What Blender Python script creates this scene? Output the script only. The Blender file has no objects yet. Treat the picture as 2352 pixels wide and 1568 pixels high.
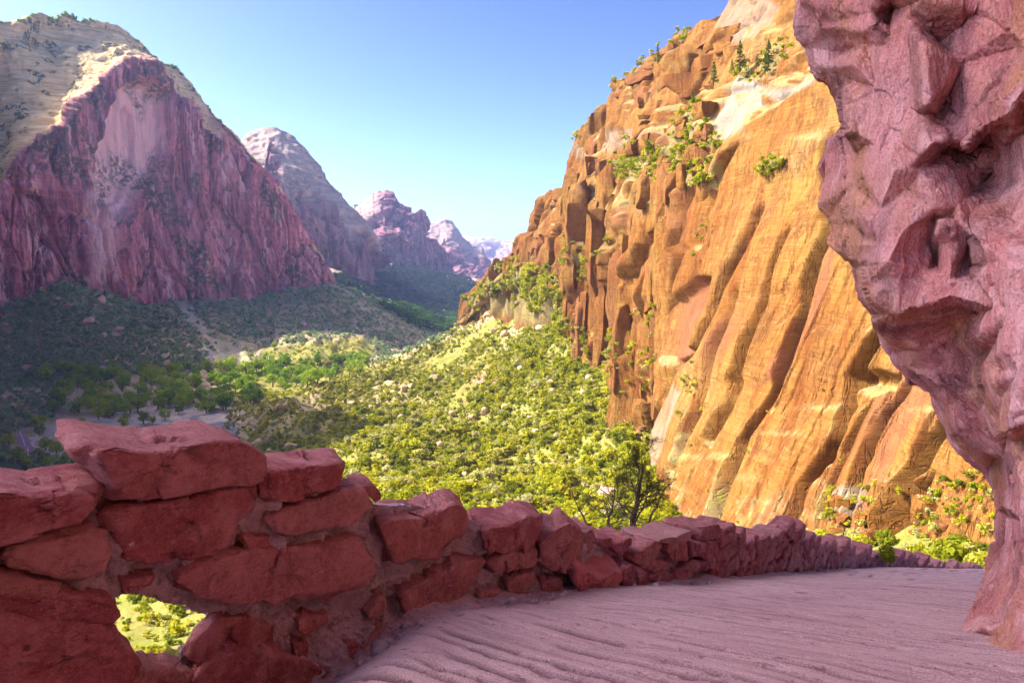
import bpy, math, random
import numpy as np
from mathutils.geometry import delaunay_2d_cdt
from mathutils import Vector
random.seed(7); RNG = np.random.default_rng(11)
sc = bpy.context.scene
COL = sc.collection
# ------------------------------------------------------------------ camera frame (pixel numbers are of a 2352 x 1568 picture)
F = 1829.0; CU = 1176.0; CV = 784.0; HOR = 620.0
PITCH = math.atan((CV - HOR) / F)
CP, SP = math.cos(PITCH), math.sin(PITCH)
def W(u, v, D):
    """world point at forward distance D along the sight line (u, v)"""
    u = np.asarray(u, float); v = np.asarray(v, float); D = np.asarray(D, float)
    x = (u - CU) / F; z = (CV - v) / F
    y2 = CP + SP * z; z2 = -SP + CP * z
    k = D / y2
    return np.stack(np.broadcast_arrays(x * k, D, z2 * k), -1)
def PIX(P):
    P = np.asarray(P, float)
    y = P[..., 1] * CP - P[..., 2] * SP
    z = P[..., 1] * SP + P[..., 2] * CP
    y = np.where(y < 1e-3, 1e-3, y)
    return CU + F * P[..., 0] / y, CV - F * z / y
# ------------------------------------------------------------------ noise
def _h(i, j, k, seed):
    with np.errstate(over='ignore'):
        n = (i.astype(np.uint32) * np.uint32(374761393) + j.astype(np.uint32) * np.uint32(668265263)
             + k.astype(np.uint32) * np.uint32(2147483647 - 18) + np.uint32(seed * 7919 + 13) * np.uint32(1274126177))
        n = (n ^ (n >> np.uint32(13))) * np.uint32(1274126177)
        n = (n ^ (n >> np.uint32(16))) * np.uint32(2246822519)
        n = n ^ (n >> np.uint32(15))
    return n.astype(np.float64) / 4294967295.0
def vnoise(p, seed=0):
    f = np.floor(p); t = p - f; t = t * t * t * (t * (t * 6 - 15) + 10)
    i = f.astype(np.int64); a = i[..., 0]; b = i[..., 1]; c = i[..., 2]
    r = 0
    for dx in (0, 1):
        wx = t[..., 0] if dx else 1 - t[..., 0]
        for dy in (0, 1):
            wy = t[..., 1] if dy else 1 - t[..., 1]
            for dz in (0, 1):
                wz = t[..., 2] if dz else 1 - t[..., 2]
                r = r + wx * wy * wz * _h(a + dx, b + dy, c + dz, seed)
    return r * 2 - 1
def fbm(p, oct=4, seed=0, gain=.5, lac=2.03):
    p = np.asarray(p, float); s = 0; a = 1.0; n = 0
    for o in range(oct):
        s = s + a * vnoise(p + o * 17.3, seed + o); n += a; a *= gain; p = p * lac
    return s / n * 1.6
def ridged(p, oct=3, seed=0, gain=.5):
    p = np.asarray(p, float); s = 0; a = 1.0; n = 0
    for o in range(oct):
        s = s + a * (1 - 2 * np.abs(vnoise(p + o * 11.1, seed + o))); n += a; a *= gain; p = p * 2.1
    return s / n
def worley(p, seed=0):
    f = np.floor(p).astype(np.int64); F1 = np.full(p.shape[:-1], 9.0); F2 = F1.copy(); cid = np.zeros(p.shape[:-1])
    for dx in (-1, 0, 1):
        for dy in (-1, 0, 1):
            for dz in (-1, 0, 1):
                a, b, c = f[..., 0] + dx, f[..., 1] + dy, f[..., 2] + dz
                q = np.stack((a + _h(a, b, c, seed), b + _h(a, b, c, seed + 1), c + _h(a, b, c, seed + 2)), -1)
                d = np.sqrt(((q - p) ** 2).sum(-1))
                m = d < F1
                F2 = np.where(m, F1, np.minimum(F2, d)); F1 = np.where(m, d, F1)
                cid = np.where(m, _h(a, b, c, seed + 3), cid)
    return F1, F2, cid
def facet(p, seed=0):
    """flat-faced breaks: each cell is a plane with its own tilt; returns (offset, gap)"""
    f = np.floor(p).astype(np.int64); F1 = np.full(p.shape[:-1], 9.0); F2 = F1.copy(); out = np.zeros(p.shape[:-1])
    for dx in (-1, 0, 1):
        for dy in (-1, 0, 1):
            for dz in (-1, 0, 1):
                a, b, c = f[..., 0] + dx, f[..., 1] + dy, f[..., 2] + dz
                q = np.stack((a + _h(a, b, c, seed), b + _h(a, b, c, seed + 1), c + _h(a, b, c, seed + 2)), -1)
                e = p - q; d = np.sqrt((e ** 2).sum(-1))
                o = e[..., 0] * (_h(a, b, c, seed + 3) - .5) + e[..., 1] * (_h(a, b, c, seed + 4) - .5) + e[..., 2] * (_h(a, b, c, seed + 5) - .5) + .35 * (_h(a, b, c, seed + 6) - .5)
                m = d < F1
                F2 = np.where(m, F1, np.minimum(F2, d)); F1 = np.where(m, d, F1); out = np.where(m, o, out)
    return out, F2 - F1
def S3(x, y, z): return np.array((x, y, z), float)
def smooth(a, b, x):
    t = np.clip((x - a) / (b - a), 0, 1); return t * t * (3 - 2 * t)
def inpoly(u, v, poly):
    u = np.asarray(u); v = np.asarray(v); r = np.zeros(np.broadcast(u, v).shape, bool); n = len(poly)
    for i in range(n):
        x1, y1 = poly[i]; x2, y2 = poly[(i + 1) % n]
        if y1 == y2: continue
        c = ((y1 > v) != (y2 > v)) & (u < (x2 - x1) * (v - y1) / (y2 - y1) + x1)
        r ^= c
    return r
def polydist(u, v, pts):
    d = np.full(np.broadcast(u, v).shape, 1e9)
    for (x1, y1), (x2, y2) in zip(pts[:-1], pts[1:]):
        dx, dy = x2 - x1, y2 - y1; L = dx * dx + dy * dy + 1e-9
        t = np.clip(((u - x1) * dx + (v - y1) * dy) / L, 0, 1)
        d = np.minimum(d, np.hypot(u - x1 - t * dx, v - y1 - t * dy))
    return d
def softpoly(u, v, poly, w):
    ins = inpoly(u, v, poly); d = polydist(u, v, list(poly) + [poly[0]])
    return smooth(-w, w, np.where(ins, d, -d))
# ------------------------------------------------------------------ objects
def tag(o, label=None, cat=None, group=None, kind=None):
    if label: o['label'] = label
    if cat: o['category'] = cat
    if group: o['group'] = group
    if kind: o['kind'] = kind
    return o
def mesh_from(name, V, Q, mat=None, mask=None, tris=None, flat=False):
    me = bpy.data.meshes.new(name)
    V = np.ascontiguousarray(V, np.float32).reshape(-1, 3)
    Q = np.ascontiguousarray(Q, np.int32).reshape(-1, 4) if Q is not None else np.zeros((0, 4), np.int32)
    T = np.ascontiguousarray(tris, np.int32).reshape(-1, 3) if tris is not None else np.zeros((0, 3), np.int32)
    me.vertices.add(len(V)); me.vertices.foreach_set('co', V.ravel())
    nl = Q.size + T.size; me.loops.add(nl)
    me.loops.foreach_set('vertex_index', np.concatenate((Q.ravel(), T.ravel())))
    st = np.concatenate((np.arange(len(Q)) * 4, Q.size + np.arange(len(T)) * 3)).astype(np.int32)
    me.polygons.add(len(st)); me.polygons.foreach_set('loop_start', st)
    if not flat: me.polygons.foreach_set('use_smooth', np.ones(len(st), bool))
    me.update(calc_edges=True); me.validate()
    if mask is not None:
        at = me.attributes.new('mask', 'FLOAT_COLOR', 'POINT')
        m = np.ones((len(V), 4), np.float32); m[:, :mask.shape[-1]] = mask.reshape(len(V), -1)
        at.data.foreach_set('color', m.ravel())
    if mat: me.materials.append(mat)
    return me
def link(name, me, parent=None, loc=None):
    o = bpy.data.objects.new(name, me); COL.objects.link(o)
    if parent: o.parent = parent
    if loc is not None: o.location = loc
    return o
def empty(name, loc, rz=0):
    o = bpy.data.objects.new(name, None); COL.objects.link(o); o.location = loc; o.rotation_euler = (0, 0, rz)
    o.empty_display_size = .3
    return o
def gridq(nv, nu):
    i = np.arange(nv * nu).reshape(nv, nu)
    return np.stack((i[:-1, :-1], i[1:, :-1], i[1:, 1:], i[:-1, 1:]), -1).reshape(-1, 4)
def gnorm(P):
    du = np.gradient(P, axis=1); dv = np.gradient(P, axis=0)
    n = np.cross(dv, du); return n / (np.linalg.norm(n, axis=-1, keepdims=True) + 1e-9)
def blur(a, n=1):
    for _ in range(n):
        p = np.pad(a, [(1, 1), (1, 1)] + [(0, 0)] * (a.ndim - 2), mode='edge')
        a = (p[:-2, 1:-1] + p[2:, 1:-1] + p[1:-1, :-2] + p[1:-1, 2:] + 4 * p[1:-1, 1:-1]) / 8
    return a
# ------------------------------------------------------------------ node helper
class NB:
    def __init__(s, name):
        s.m = bpy.data.materials.new(name); s.m.use_nodes = True; s.t = s.m.node_tree; s.t.nodes.clear()
        s.out = s.t.nodes.new('ShaderNodeOutputMaterial'); s.m.cycles.emission_sampling = 'NONE'
        s.pos = s.n('ShaderNodeNewGeometry').outputs['Position']
    def n(s, ty, **kw):
        nd = s.t.nodes.new(ty)
        for k, v in kw.items(): setattr(nd, k, v)
        return nd
    def put(s, sock, val):
        if isinstance(val, bpy.types.NodeSocket): s.t.links.new(val, sock)
        elif isinstance(val, (tuple, list)) and len(val) == 3 and sock.type == 'RGBA': sock.default_value = (*val, 1)
        else: sock.default_value = val
    def obj(s): return s.n('ShaderNodeTexCoord').outputs['Object']
    def map(s, vec, scale=(1, 1, 1), rot=(0, 0, 0), loc=(0, 0, 0)):
        a = s.n('ShaderNodeMapping'); s.put(a.inputs[0], vec); a.inputs[1].default_value = loc
        a.inputs[2].default_value = rot; a.inputs[3].default_value = scale; return a.outputs[0]
    def frame(s, vec, *ax):
        c = s.n('ShaderNodeCombineXYZ')
        for i, a in enumerate(ax):
            d = s.n('ShaderNodeVectorMath', operation='DOT_PRODUCT'); s.put(d.inputs[0], vec); d.inputs[1].default_value = tuple(a); s.t.links.new(d.outputs['Value'], c.inputs[i])
        return c.outputs[0]
    def noise(s, vec, scale=1, det=5, rough=.55, dist=0, ty='FBM'):
        a = s.n('ShaderNodeTexNoise', noise_type=ty); s.put(a.inputs['Vector'], vec); a.inputs['Scale'].default_value = scale
        a.inputs['Detail'].default_value = det; a.inputs['Roughness'].default_value = rough; a.inputs['Distortion'].default_value = dist
        return a.outputs['Fac']
    def vor(s, vec, scale=1, feat='F1', out='Distance'):
        a = s.n('ShaderNodeTexVoronoi', feature=feat); s.put(a.inputs['Vector'], vec); a.inputs['Scale'].default_value = scale
        return a.outputs[out]
    def ramp(s, fac, *st):
        a = s.n('ShaderNodeValToRGB'); s.put(a.inputs[0], fac); e = a.color_ramp.elements
        while len(e) < len(st): e.new(.5)
        for i, (p, c) in enumerate(st):
            e[i].position = p; e[i].color = (*c, 1) if isinstance(c, (tuple, list)) else (c, c, c, 1)
        return a.outputs[0]
    def mix(s, f, a, b, mode='MIX'):
        m = s.n('ShaderNodeMix', data_type='RGBA', blend_type=mode)
        s.put(m.inputs[0], f); s.put(m.inputs[6], a); s.put(m.inputs[7], b); return m.outputs[2]
    def math(s, op, a, b=0.0, c=None):
        m = s.n('ShaderNodeMath', operation=op); s.put(m.inputs[0], a); s.put(m.inputs[1], b)
        if c is not None: s.put(m.inputs[2], c)
        return m.outputs[0]
    def mask(s):
        a = s.n('ShaderNodeAttribute', attribute_name='mask'); x = s.n('ShaderNodeSeparateColor')
        s.t.links.new(a.outputs['Color'], x.inputs[0]); return x.outputs
    def bump(s, h, strength=.5, dist=.1, nrm=None):
        b = s.n('ShaderNodeBump'); s.put(b.inputs['Height'], h); b.inputs['Strength'].default_value = strength
        b.inputs['Distance'].default_value = dist
        if nrm is not None: s.put(b.inputs['Normal'], nrm)
        return b.outputs[0]
    def done(s, col, rough=.9, nrm=None, spec=.2, alpha=None):
        p = s.n('ShaderNodeBsdfPrincipled'); s.put(p.inputs['Base Color'], col); s.put(p.inputs['Roughness'], rough)
        p.inputs['Specular IOR Level'].default_value = spec
        if nrm is not None: s.put(p.inputs['Normal'], nrm)
        s.t.links.new(p.outputs[0], s.out.inputs[0]); return s.m
# ------------------------------------------------------------------ loft of image-traced rows at their own distances
def loft(rows, us, subs, bulge=None):
    """rows: lists of (u, v, D) sorted by u; returns P[nv, nu, 3], U, V picture coordinates and t row index"""
    R = []
    for r in rows:
        r = np.array(r, float)
        uu = np.interp(us, r[:, 0], r[:, 0]); R.append((np.interp(us, r[:, 0], r[:, 1]), np.interp(us, r[:, 0], r[:, 2])))
    Vs = []; Ds = []; Ts = []
    for i, n in enumerate(subs):
        t = np.linspace(0, 1, n, endpoint=False) if i < len(subs) - 1 else np.linspace(0, 1, n)
        for tt in t:
            td = tt
            if bulge and bulge[i]: td = tt ** bulge[i]
            Vs.append(R[i][0] * (1 - tt) + R[i + 1][0] * tt); Ds.append(R[i][1] * (1 - td) + R[i + 1][1] * td); Ts.append(np.full(len(us), i + tt))
    Vv = np.array(Vs); Dd = np.array(Ds); U = np.broadcast_to(us, Vv.shape)
    return W(U, Vv, Dd), U, Vv, np.array(Ts)
# ------------------------------------------------------------------ materials (world-space procedural)
_sd = W(1905, 300, 205) - W(1655, 1205, 155); SLABD = tuple(_sd / np.linalg.norm(_sd))
def m_cliff():
    b = NB('golden_sandstone'); k = b.mask(); p = b.pos
    big = b.noise(p, .03, 5, .6); mid = b.noise(p, .12, 6, .65)
    c = b.ramp(big, (.3, (0.218, 0.083, 0.015)), (.45, (0.273, 0.126, 0.026)), (.6, (0.303, 0.168, 0.037)), (.75, (0.339, 0.228, 0.090)))
    d1 = np.array(SLABD); d2 = np.cross(d1, (-.8, -.55, 0.2)); d2 /= np.linalg.norm(d2); d3 = np.cross(d1, d2)
    # cross bedding lines
    bed = b.noise(b.map(p, (.05, .05, 1.1), (.55, .42, 0)), 1, 7, .72, 2.2)
    c = b.mix(b.ramp(bed, (.35, .55), (.5, 0)), c, (0.176, 0.064, 0.015))
    c = b.mix(b.ramp(bed, (.55, 0), (.72, .7)), c, (0.400, 0.279, 0.120))
    # desert varnish running down
    var = b.noise(b.frame(p, d1 * .012, d2 * .2, d3 * .2), 1, 6, .62, .2)
    c = b.mix(b.ramp(var, (.48, 0), (.66, .8)), c, (0.176, 0.054, 0.011))
    c = b.mix(b.ramp(mid, (.50, 0), (.68, .5)), c, (0.182, 0.076, 0.031))
    cr = b.noise(b.frame(p, d1 * .03, d2 * .30, d3 * .30), 1, 4, .55, .4); cr2 = b.noise(b.frame(p, d1 * .12, d2 * .8, d3 * .8), 1, 4, .55, .5)
    crk = b.ramp(b.math('ABSOLUTE', b.math('SUBTRACT', cr, .5)), (.002, 1), (.012, 0)); crk2 = b.math('MULTIPLY', b.ramp(b.math('ABSOLUTE', b.math('SUBTRACT', cr2, .5)), (.003, .8), (.018, 0)), b.ramp(mid, (.45, 0), (.6, 1)))
    crk = b.math('MAXIMUM', crk, crk2)
    v3 = b.noise(b.map(p, (.13, .13, .014)), 1, 5, .6, .5); v4 = b.noise(b.map(p, (.018, .018, .30), (.05, .04, 0)), 1, 5, .6, .6)
    crk3 = b.math('MAXIMUM', b.ramp(b.math('ABSOLUTE', b.math('SUBTRACT', v3, .5)), (.004, 1), (.02, 0)), b.math('MULTIPLY', b.ramp(b.math('ABSOLUTE', b.math('SUBTRACT', v4, .5)), (.004, .8), (.016, 0)), b.ramp(mid, (.4, 0), (.55, 1))))
    crk = b.math('MAXIMUM', crk, b.math('MULTIPLY', crk3, .75))
    c = b.mix(b.math('MULTIPLY', crk, .6), c, (0.121, 0.045, 0.015))
    c = b.mix(k[0], c, b.ramp(mid, (.3, (0.293, 0.222, 0.132)), (.7, (0.360, 0.318, 0.263))))
    c = b.mix(k[2], c, b.ramp(mid, (.3, (0.218, 0.076, 0.037)), (.7, (0.303, 0.126, 0.053))))
    c = b.mix(k[1], c, b.ramp(b.noise(p, .35, 5, .7), (.35, (0.270, 0.157, 0.074)), (.52, (0.340, 0.282, 0.111)), (.62, (0.240, 0.272, 0.062))))
    h = b.math('ADD', b.noise(b.map(p, (.35, .35, .9), (.55, .42, 0)), 1, 7, .65), b.math('MULTIPLY', bed, .35))
    h = b.math('SUBTRACT', h, b.math('MULTIPLY', crk, .8))
    return b.done(c, .95, b.bump(h, .7, .75), .1)
def m_red(name, lo, hi, pale, capa, capb, z=1.0):
    b = NB(name); k = b.mask(); p = b.pos
    n1 = b.noise(b.map(p, (.03 / z, .03 / z, .006 / z)), 1, 6, .62)
    c = b.ramp(n1, (.33, lo), (.62, hi))
    bands = b.noise(b.map(p, (.004 / z, .004 / z, .09 / z)), 1, 5, .6, .3)
    c = b.mix(b.ramp(bands, (.52, 0), (.72, .22)), c, pale)
    pv = b.noise(b.map(p, (.05 / z, .05 / z, .007 / z), (0, 0, 0), (40, 7, 3)), 1, 6, .65)
    c = b.mix(b.ramp(pv, (.5, 0), (.66, .75)), c, pale)
    st = b.noise(b.map(p, (.10 / z, .10 / z, .008 / z)), 1, 5, .65)
    c = b.mix(b.ramp(st, (.48, 0), (.60, .85)), c, tuple(x * .5 for x in lo))
    c = b.mix(k[1], c, b.ramp(st, (.3, tuple(min(1, x * 1.15) for x in pale)), (.7, tuple(x * .8 for x in pale))))
    cap = b.ramp(b.noise(b.map(p, (.02 / z, .02 / z, .16 / z), (.15, .1, 0)), 1, 7, .7, .8), (.36, capa), (.56, capb), (.7, tuple(min(1, x * 1.12) for x in capb)))
    c = b.mix(k[0], c, cap)
    vg = b.math('MULTIPLY', k[2], b.ramp(b.noise(p, .13 / z, 5, .7), (.44, 0), (.54, 1)))
    c = b.mix(vg, c, (.045, .075, .03))
    h = b.math('ADD', b.noise(b.map(p, (.06 / z, .06 / z, .02 / z)), 1, 8, .65), b.noise(b.map(p, (.03 / z, .03 / z, .25 / z)), 1, 5, .6))
    return b.done(c, .95, b.bump(h, .8, 5.0 * z), .05)
def m_terrain():
    b = NB('canyon_ground'); k = b.mask(); p = b.pos
    n1 = b.noise(p, .05, 6, .65); n2 = b.noise(p, .4, 6, .7)
    c = b.ramp(n1, (.35, (.33, .23, .085)), (.5, (.31, .29, .08)), (.65, (.26, .28, .055)))
    c = b.mix(b.ramp(n2, (.45, 0), (.62, .75)), c, (.26, .28, .035))
    c = b.mix(b.ramp(b.noise(p, .9, 4, .6), (.6, 0), (.72, .7)), c, (.50, .42, .26))
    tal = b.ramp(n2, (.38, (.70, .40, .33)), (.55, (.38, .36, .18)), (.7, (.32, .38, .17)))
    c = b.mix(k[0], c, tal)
    c = b.mix(k[1], c, b.ramp(n2, (.35, (.52, .42, .33)), (.65, (.72, .62, .52))))
    c = b.mix(k[2], c, b.ramp(n2, (.35, (.50, .22, .16)), (.65, (.62, .36, .28))))
    h = b.math('ADD', n2, b.noise(p, 1.5, 5, .7))
    return b.done(c, .95, b.bump(h, .7, 1.2), .05)
def m_overhang():
    b = NB('maroon_overhang_rock'); p = b.pos; k = b.mask()
    big = b.noise(p, .55, 6, .6); fine = b.noise(b.map(p, (14, 14, 5)), 1, 6, .7)
    c = b.ramp(big, (.30, (.32, .10, .085)), (.44, (.58, .20, .175)), (.56, (.70, .28, .245)), (.70, (.82, .42, .375)))
    c = b.mix(b.ramp(fine, (.45, 0), (.7, .5)), c, (.34, .08, .075))
    st = b.noise(b.map(p, (3.5, 3.5, .35)), 1, 5, .6, .3)
    c = b.mix(b.ramp(st, (.49, 0), (.62, .8)), c, (.86, .48, .44))
    c = b.mix(b.ramp(b.noise(p, 1.3, 4, .5), (.60, 0), (.70, .5)), c, (.20, .07, .075))
    og = b.noise(p, .8, 4, .6); c = b.mix(b.ramp(og, (.48, 0), (.60, .75)), c, (.58, .25, .10))
    vn = b.noise(b.map(p, (2.2, 2.2, .5), (0, 0, 0), (9, 3, 1)), 1, 6, .65); c = b.mix(b.ramp(vn, (.52, 0), (.64, .6)), c, (.22, .08, .07))
    spk = b.noise(p, 60, 3, .6)
    c = b.mix(b.ramp(spk, (.54, 0), (.66, .55)), c, (.78, .44, .42)); c = b.mix(b.ramp(spk, (.34, .5), (.46, 0)), c, (.22, .075, .07))
    h = b.math('ADD', b.math('MULTIPLY', fine, .7), b.math('MULTIPLY', b.noise(b.map(p, (5, 5, 2)), 1, 7, .65), 1.5))
    h = b.math('ADD', h, b.math('MULTIPLY', spk, .18))
    return b.done(c, .9, b.bump(h, 1.0, .06), .25)
def m_stone():
    b = NB('red_wall_sandstone'); p = b.pos; q = b.obj()
    oi = b.n('ShaderNodeObjectInfo').outputs['Random']
    big = b.noise(p, 3, 6, .6); fine = b.noise(b.map(p, (26, 26, 40)), 1, 6, .7)
    c = b.ramp(big, (.3, (.27, .075, .075)), (.5, (.38, .12, .115)), (.7, (.50, .20, .185)))
    c = b.mix(.6, c, b.ramp(oi, (0, (.32, .075, .08)), (.3, (.62, .19, .18)), (.5, (.42, .10, .10)), (.72, (.68, .38, .32)), (.86, (.52, .18, .13)), (1, (.66, .27, .26))))
    c = b.mix(b.ramp(fine, (.42, 0), (.68, .6)), c, (.24, .05, .05))
    c = b.mix(b.ramp(b.noise(p, 9, 5, .7), (.57, 0), (.7, .55)), c, (.70, .29, .27))
    c = b.mix(b.ramp(b.noise(p, 5, 5, .65), (.46, 0), (.62, .6)), c, (.64, .29, .275))
    spk = b.noise(p, 110, 3, .6)
    c = b.mix(b.ramp(spk, (.55, 0), (.7, .5)), c, (.74, .32, .31))
    pit = b.ramp(b.vor(p, 17), (.05, 0), (.16, 1))
    h = b.math('ADD', fine, b.math('MULTIPLY', b.noise(b.map(p, (6, 6, 22)), 1, 6, .65), 1.3))
    h = b.math('ADD', h, b.math('MULTIPLY', pit, .35)); h = b.math('ADD', h, b.math('MULTIPLY', spk, .25))
    return b.done(c, .88, b.bump(h, 1.0, .028), .25)
def m_lichen():
    b = NB('lichen_boulder_stone'); p = b.pos
    big = b.noise(p, 3, 6, .6)
    c = b.ramp(big, (.3, (.50, .11, .10)), (.7, (.66, .22, .20)))
    nz = b.n('ShaderNodeSeparateXYZ'); b.t.links.new(b.n('ShaderNodeNewGeometry').outputs['Normal'], nz.inputs[0])
    li = b.ramp(b.noise(p, 26, 5, .75), (.53, 0), (.57, 1))
    li = b.math('MULTIPLY', li, b.ramp(b.noise(p, 4.2, 2, .5), (.46, 0), (.54, 1)))
    c = b.mix(li, c, (.10, .09, .10))
    h = b.math('ADD', b.noise(b.map(p, (26, 26, 40)), 1, 6, .7), b.math('MULTIPLY', b.noise(p, 110, 3, .6), .3))
    return b.done(c, .9, b.bump(h, .7, .02), .25)
def m_mortar():
    b = NB('lumpy_mortar'); p = b.pos
    n = b.noise(p, 7, 6, .65); f = b.noise(p, 60, 5, .75)
    c = b.ramp(n, (.3, (.50, .34, .335)), (.55, (.68, .49, .48)), (.72, (.78, .62, .61)))
    c = b.mix(b.ramp(f, (.5, 0), (.68, .6)), c, (.30, .17, .165))
    h = b.math('ADD', b.math('MULTIPLY', n, 2), f)
    return b.done(c, .95, b.bump(h, .9, .03), .15)
def m_path():
    b = NB('grooved_path_concrete'); p = b.pos
    e1, e2 = np.array((.5, -.866, 0)), np.array((.866, .5, 0)); e3 = np.array((0, 0, 1.))
    g = b.noise(b.frame(p, e1 * .9, e2 * 13, e3 * .5), 1, 4, .5, .25)
    g2 = b.noise(b.frame(p, e1 * 1.2, e2 * 38, e3 * .5), 1, 4, .6, .2)
    big = b.noise(p, .9, 5, .6); spk = b.noise(p, 140, 3, .65)
    c = b.ramp(big, (.3, (.68, .41, .41)), (.55, (.82, .53, .52)), (.75, (.88, .60, .59)))
    k = b.mask(); ln = k[0]
    c = b.mix(b.math('MULTIPLY', ln, .95), c, (.20, .07, .07))
    c = b.mix(b.ramp(g, (.34, .3), (.45, 0)), c, (.36, .17, .17))
    c = b.mix(b.ramp(g2, (.34, .25), (.46, 0)), c, (.40, .20, .20))
    c = b.mix(b.ramp(b.noise(b.frame(p, e1 * 7, e2 * 20, e3), 1, 5, .7), (.60, 0), (.66, .8)), c, (.22, .09, .085))
    c = b.mix(b.ramp(spk, (.40, .55), (.55, 0)), c, (.28, .15, .15))
    c = b.mix(b.ramp(spk, (.56, 0), (.7, .55)), c, (.88, .60, .55))
    h = b.math('ADD', b.math('MULTIPLY', g, 1.2), b.math('MULTIPLY', g2, .6)); h = b.math('SUBTRACT', h, b.math('MULTIPLY', ln, .5)); h = b.math('ADD', h, b.math('MULTIPLY', spk, .7)); h = b.math('SUBTRACT', h, b.math('MULTIPLY', b.ramp(b.vor(p, 22), (.10, 1), (.2, 0)), .5))
    return b.done(c, .85, b.bump(h, .9, .03), .3)
def m_leaf(name, cols, per_object, trans=.42):
    b = NB(name)
    if per_object: r = b.n('ShaderNodeObjectInfo').outputs['Random']
    else: r = b.mask()[0]
    v = b.noise(b.pos, .9 if per_object else .6, 3, .6)
    f = b.math('ADD', b.math('MULTIPLY', r, .75), b.math('MULTIPLY', v, .3))
    n = len(cols); c = b.ramp(f, *[(.08 + .84 * i / (n - 1), x) for i, x in enumerate(cols)])
    d = b.n('ShaderNodeBsdfDiffuse'); b.put(d.inputs[0], c)
    t = b.n('ShaderNodeBsdfTranslucent'); b.put(t.inputs[0], c)
    m = b.n('ShaderNodeMixShader'); m.inputs[0].default_value = trans
    b.t.links.new(d.outputs[0], m.inputs[1]); b.t.links.new(t.outputs[0], m.inputs[2]); b.t.links.new(m.outputs[0], b.out.inputs[0])
    return b.m
def m_plain(name, a, c, scale, rough=.9, bumpd=.02):
    b = NB(name); n = b.noise(b.obj(), scale, 5, .65)
    return b.done(b.ramp(n, (.3, a), (.7, c)), rough, b.bump(n, .6, bumpd), .2)
def m_road():
    b = NB('asphalt'); n = b.noise(b.pos, .8, 5, .7)
    return b.done(b.ramp(n, (.3, (.30, .17, .23)), (.7, (.38, .22, .29))), .85)
def m_water():
    b = NB('river_water'); n = b.noise(b.map(b.pos, (.25, .6, 1)), 1, 4, .6)
    return b.done(b.ramp(n, (.4, (.16, .19, .24)), (.6, (.34, .34, .36))), .25, b.bump(n, .3, .3), .5)
M = dict(
    gold=m_cliff(),
    left=m_red('red_canyon_wall', (.34, .085, .13), (.62, .20, .22), (.88, .52, .50), (.50, .33, .12), (.74, .57, .31)),
    far=m_red('distant_canyon_wall', (.17, .065, .10), (.31, .13, .15), (.48, .30, .28), (.26, .19, .17), (.46, .37, .30), 1.6),
    mesa=m_red('mesa_rock', (.34, .22, .19), (.46, .32, .26), (.60, .48, .42), (.40, .34, .27), (.62, .54, .46), 4.0),
    ground=m_terrain(), over=m_overhang(), stone=m_stone(), lichen=m_lichen(), mortar=m_mortar(), path=m_path(),
    road=m_road(), line=m_plain('road_paint', (.80, .68, .40), (.88, .76, .48), 1), water=m_water(),
    boulder=m_plain('talus_boulder', (.52, .22, .20), (.80, .50, .45), .6, .9, .15),
    gboulder=m_plain('tan_boulder', (.46, .30, .14), (.66, .50, .32), .6, .9, .15),
    scrub=m_leaf('scrub_leaf', [(.12, .15, .02), (.27, .30, .02), (.40, .41, .02), (.49, .46, .03), (.50, .48, .22)], True),
    scrubs=m_leaf('scrub_leaf_mass', [(.12, .15, .02), (.27, .30, .02), (.40, .41, .02), (.49, .46, .03), (.50, .48, .22)], False),
    talus=m_leaf('talus_leaf_mass', [(.13, .23, .12), (.22, .36, .15), (.33, .43, .18), (.44, .48, .27)], False),
    farshade=m_leaf('far_shade_leaf', [(.02, .045, .04), (.035, .065, .05), (.05, .08, .05), (.07, .10, .06)], False),  # leaves coloured dark to stand for shade on the far slopes
    cotton=m_leaf('cottonwood_leaf', [(.13, .25, .02), (.24, .38, .018), (.35, .48, .02), (.42, .52, .04)], True),
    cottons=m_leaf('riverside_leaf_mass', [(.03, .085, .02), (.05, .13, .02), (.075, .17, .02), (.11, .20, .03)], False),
    pine=m_leaf('pine_needle', [(.09, .12, .025), (.16, .19, .04)], True, .15),
    near=m_leaf('near_needle', [(.08, .09, .015), (.17, .17, .03)], True, .25),
    bark=m_plain('bark', (.07, .045, .035), (.14, .09, .065), 6), twig=m_plain('dry_twig', (.10, .06, .05), (.20, .13, .09), 8))
SKY_STRENGTH = .15; SUN_STRENGTH = 2.0; HAZE = 6e-5; EXPO = 2.1; SKY_SAT = .95; SKY_HUE = .498; SKY_REF = 4.0; SKY_GAMMA = 1.85
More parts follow.
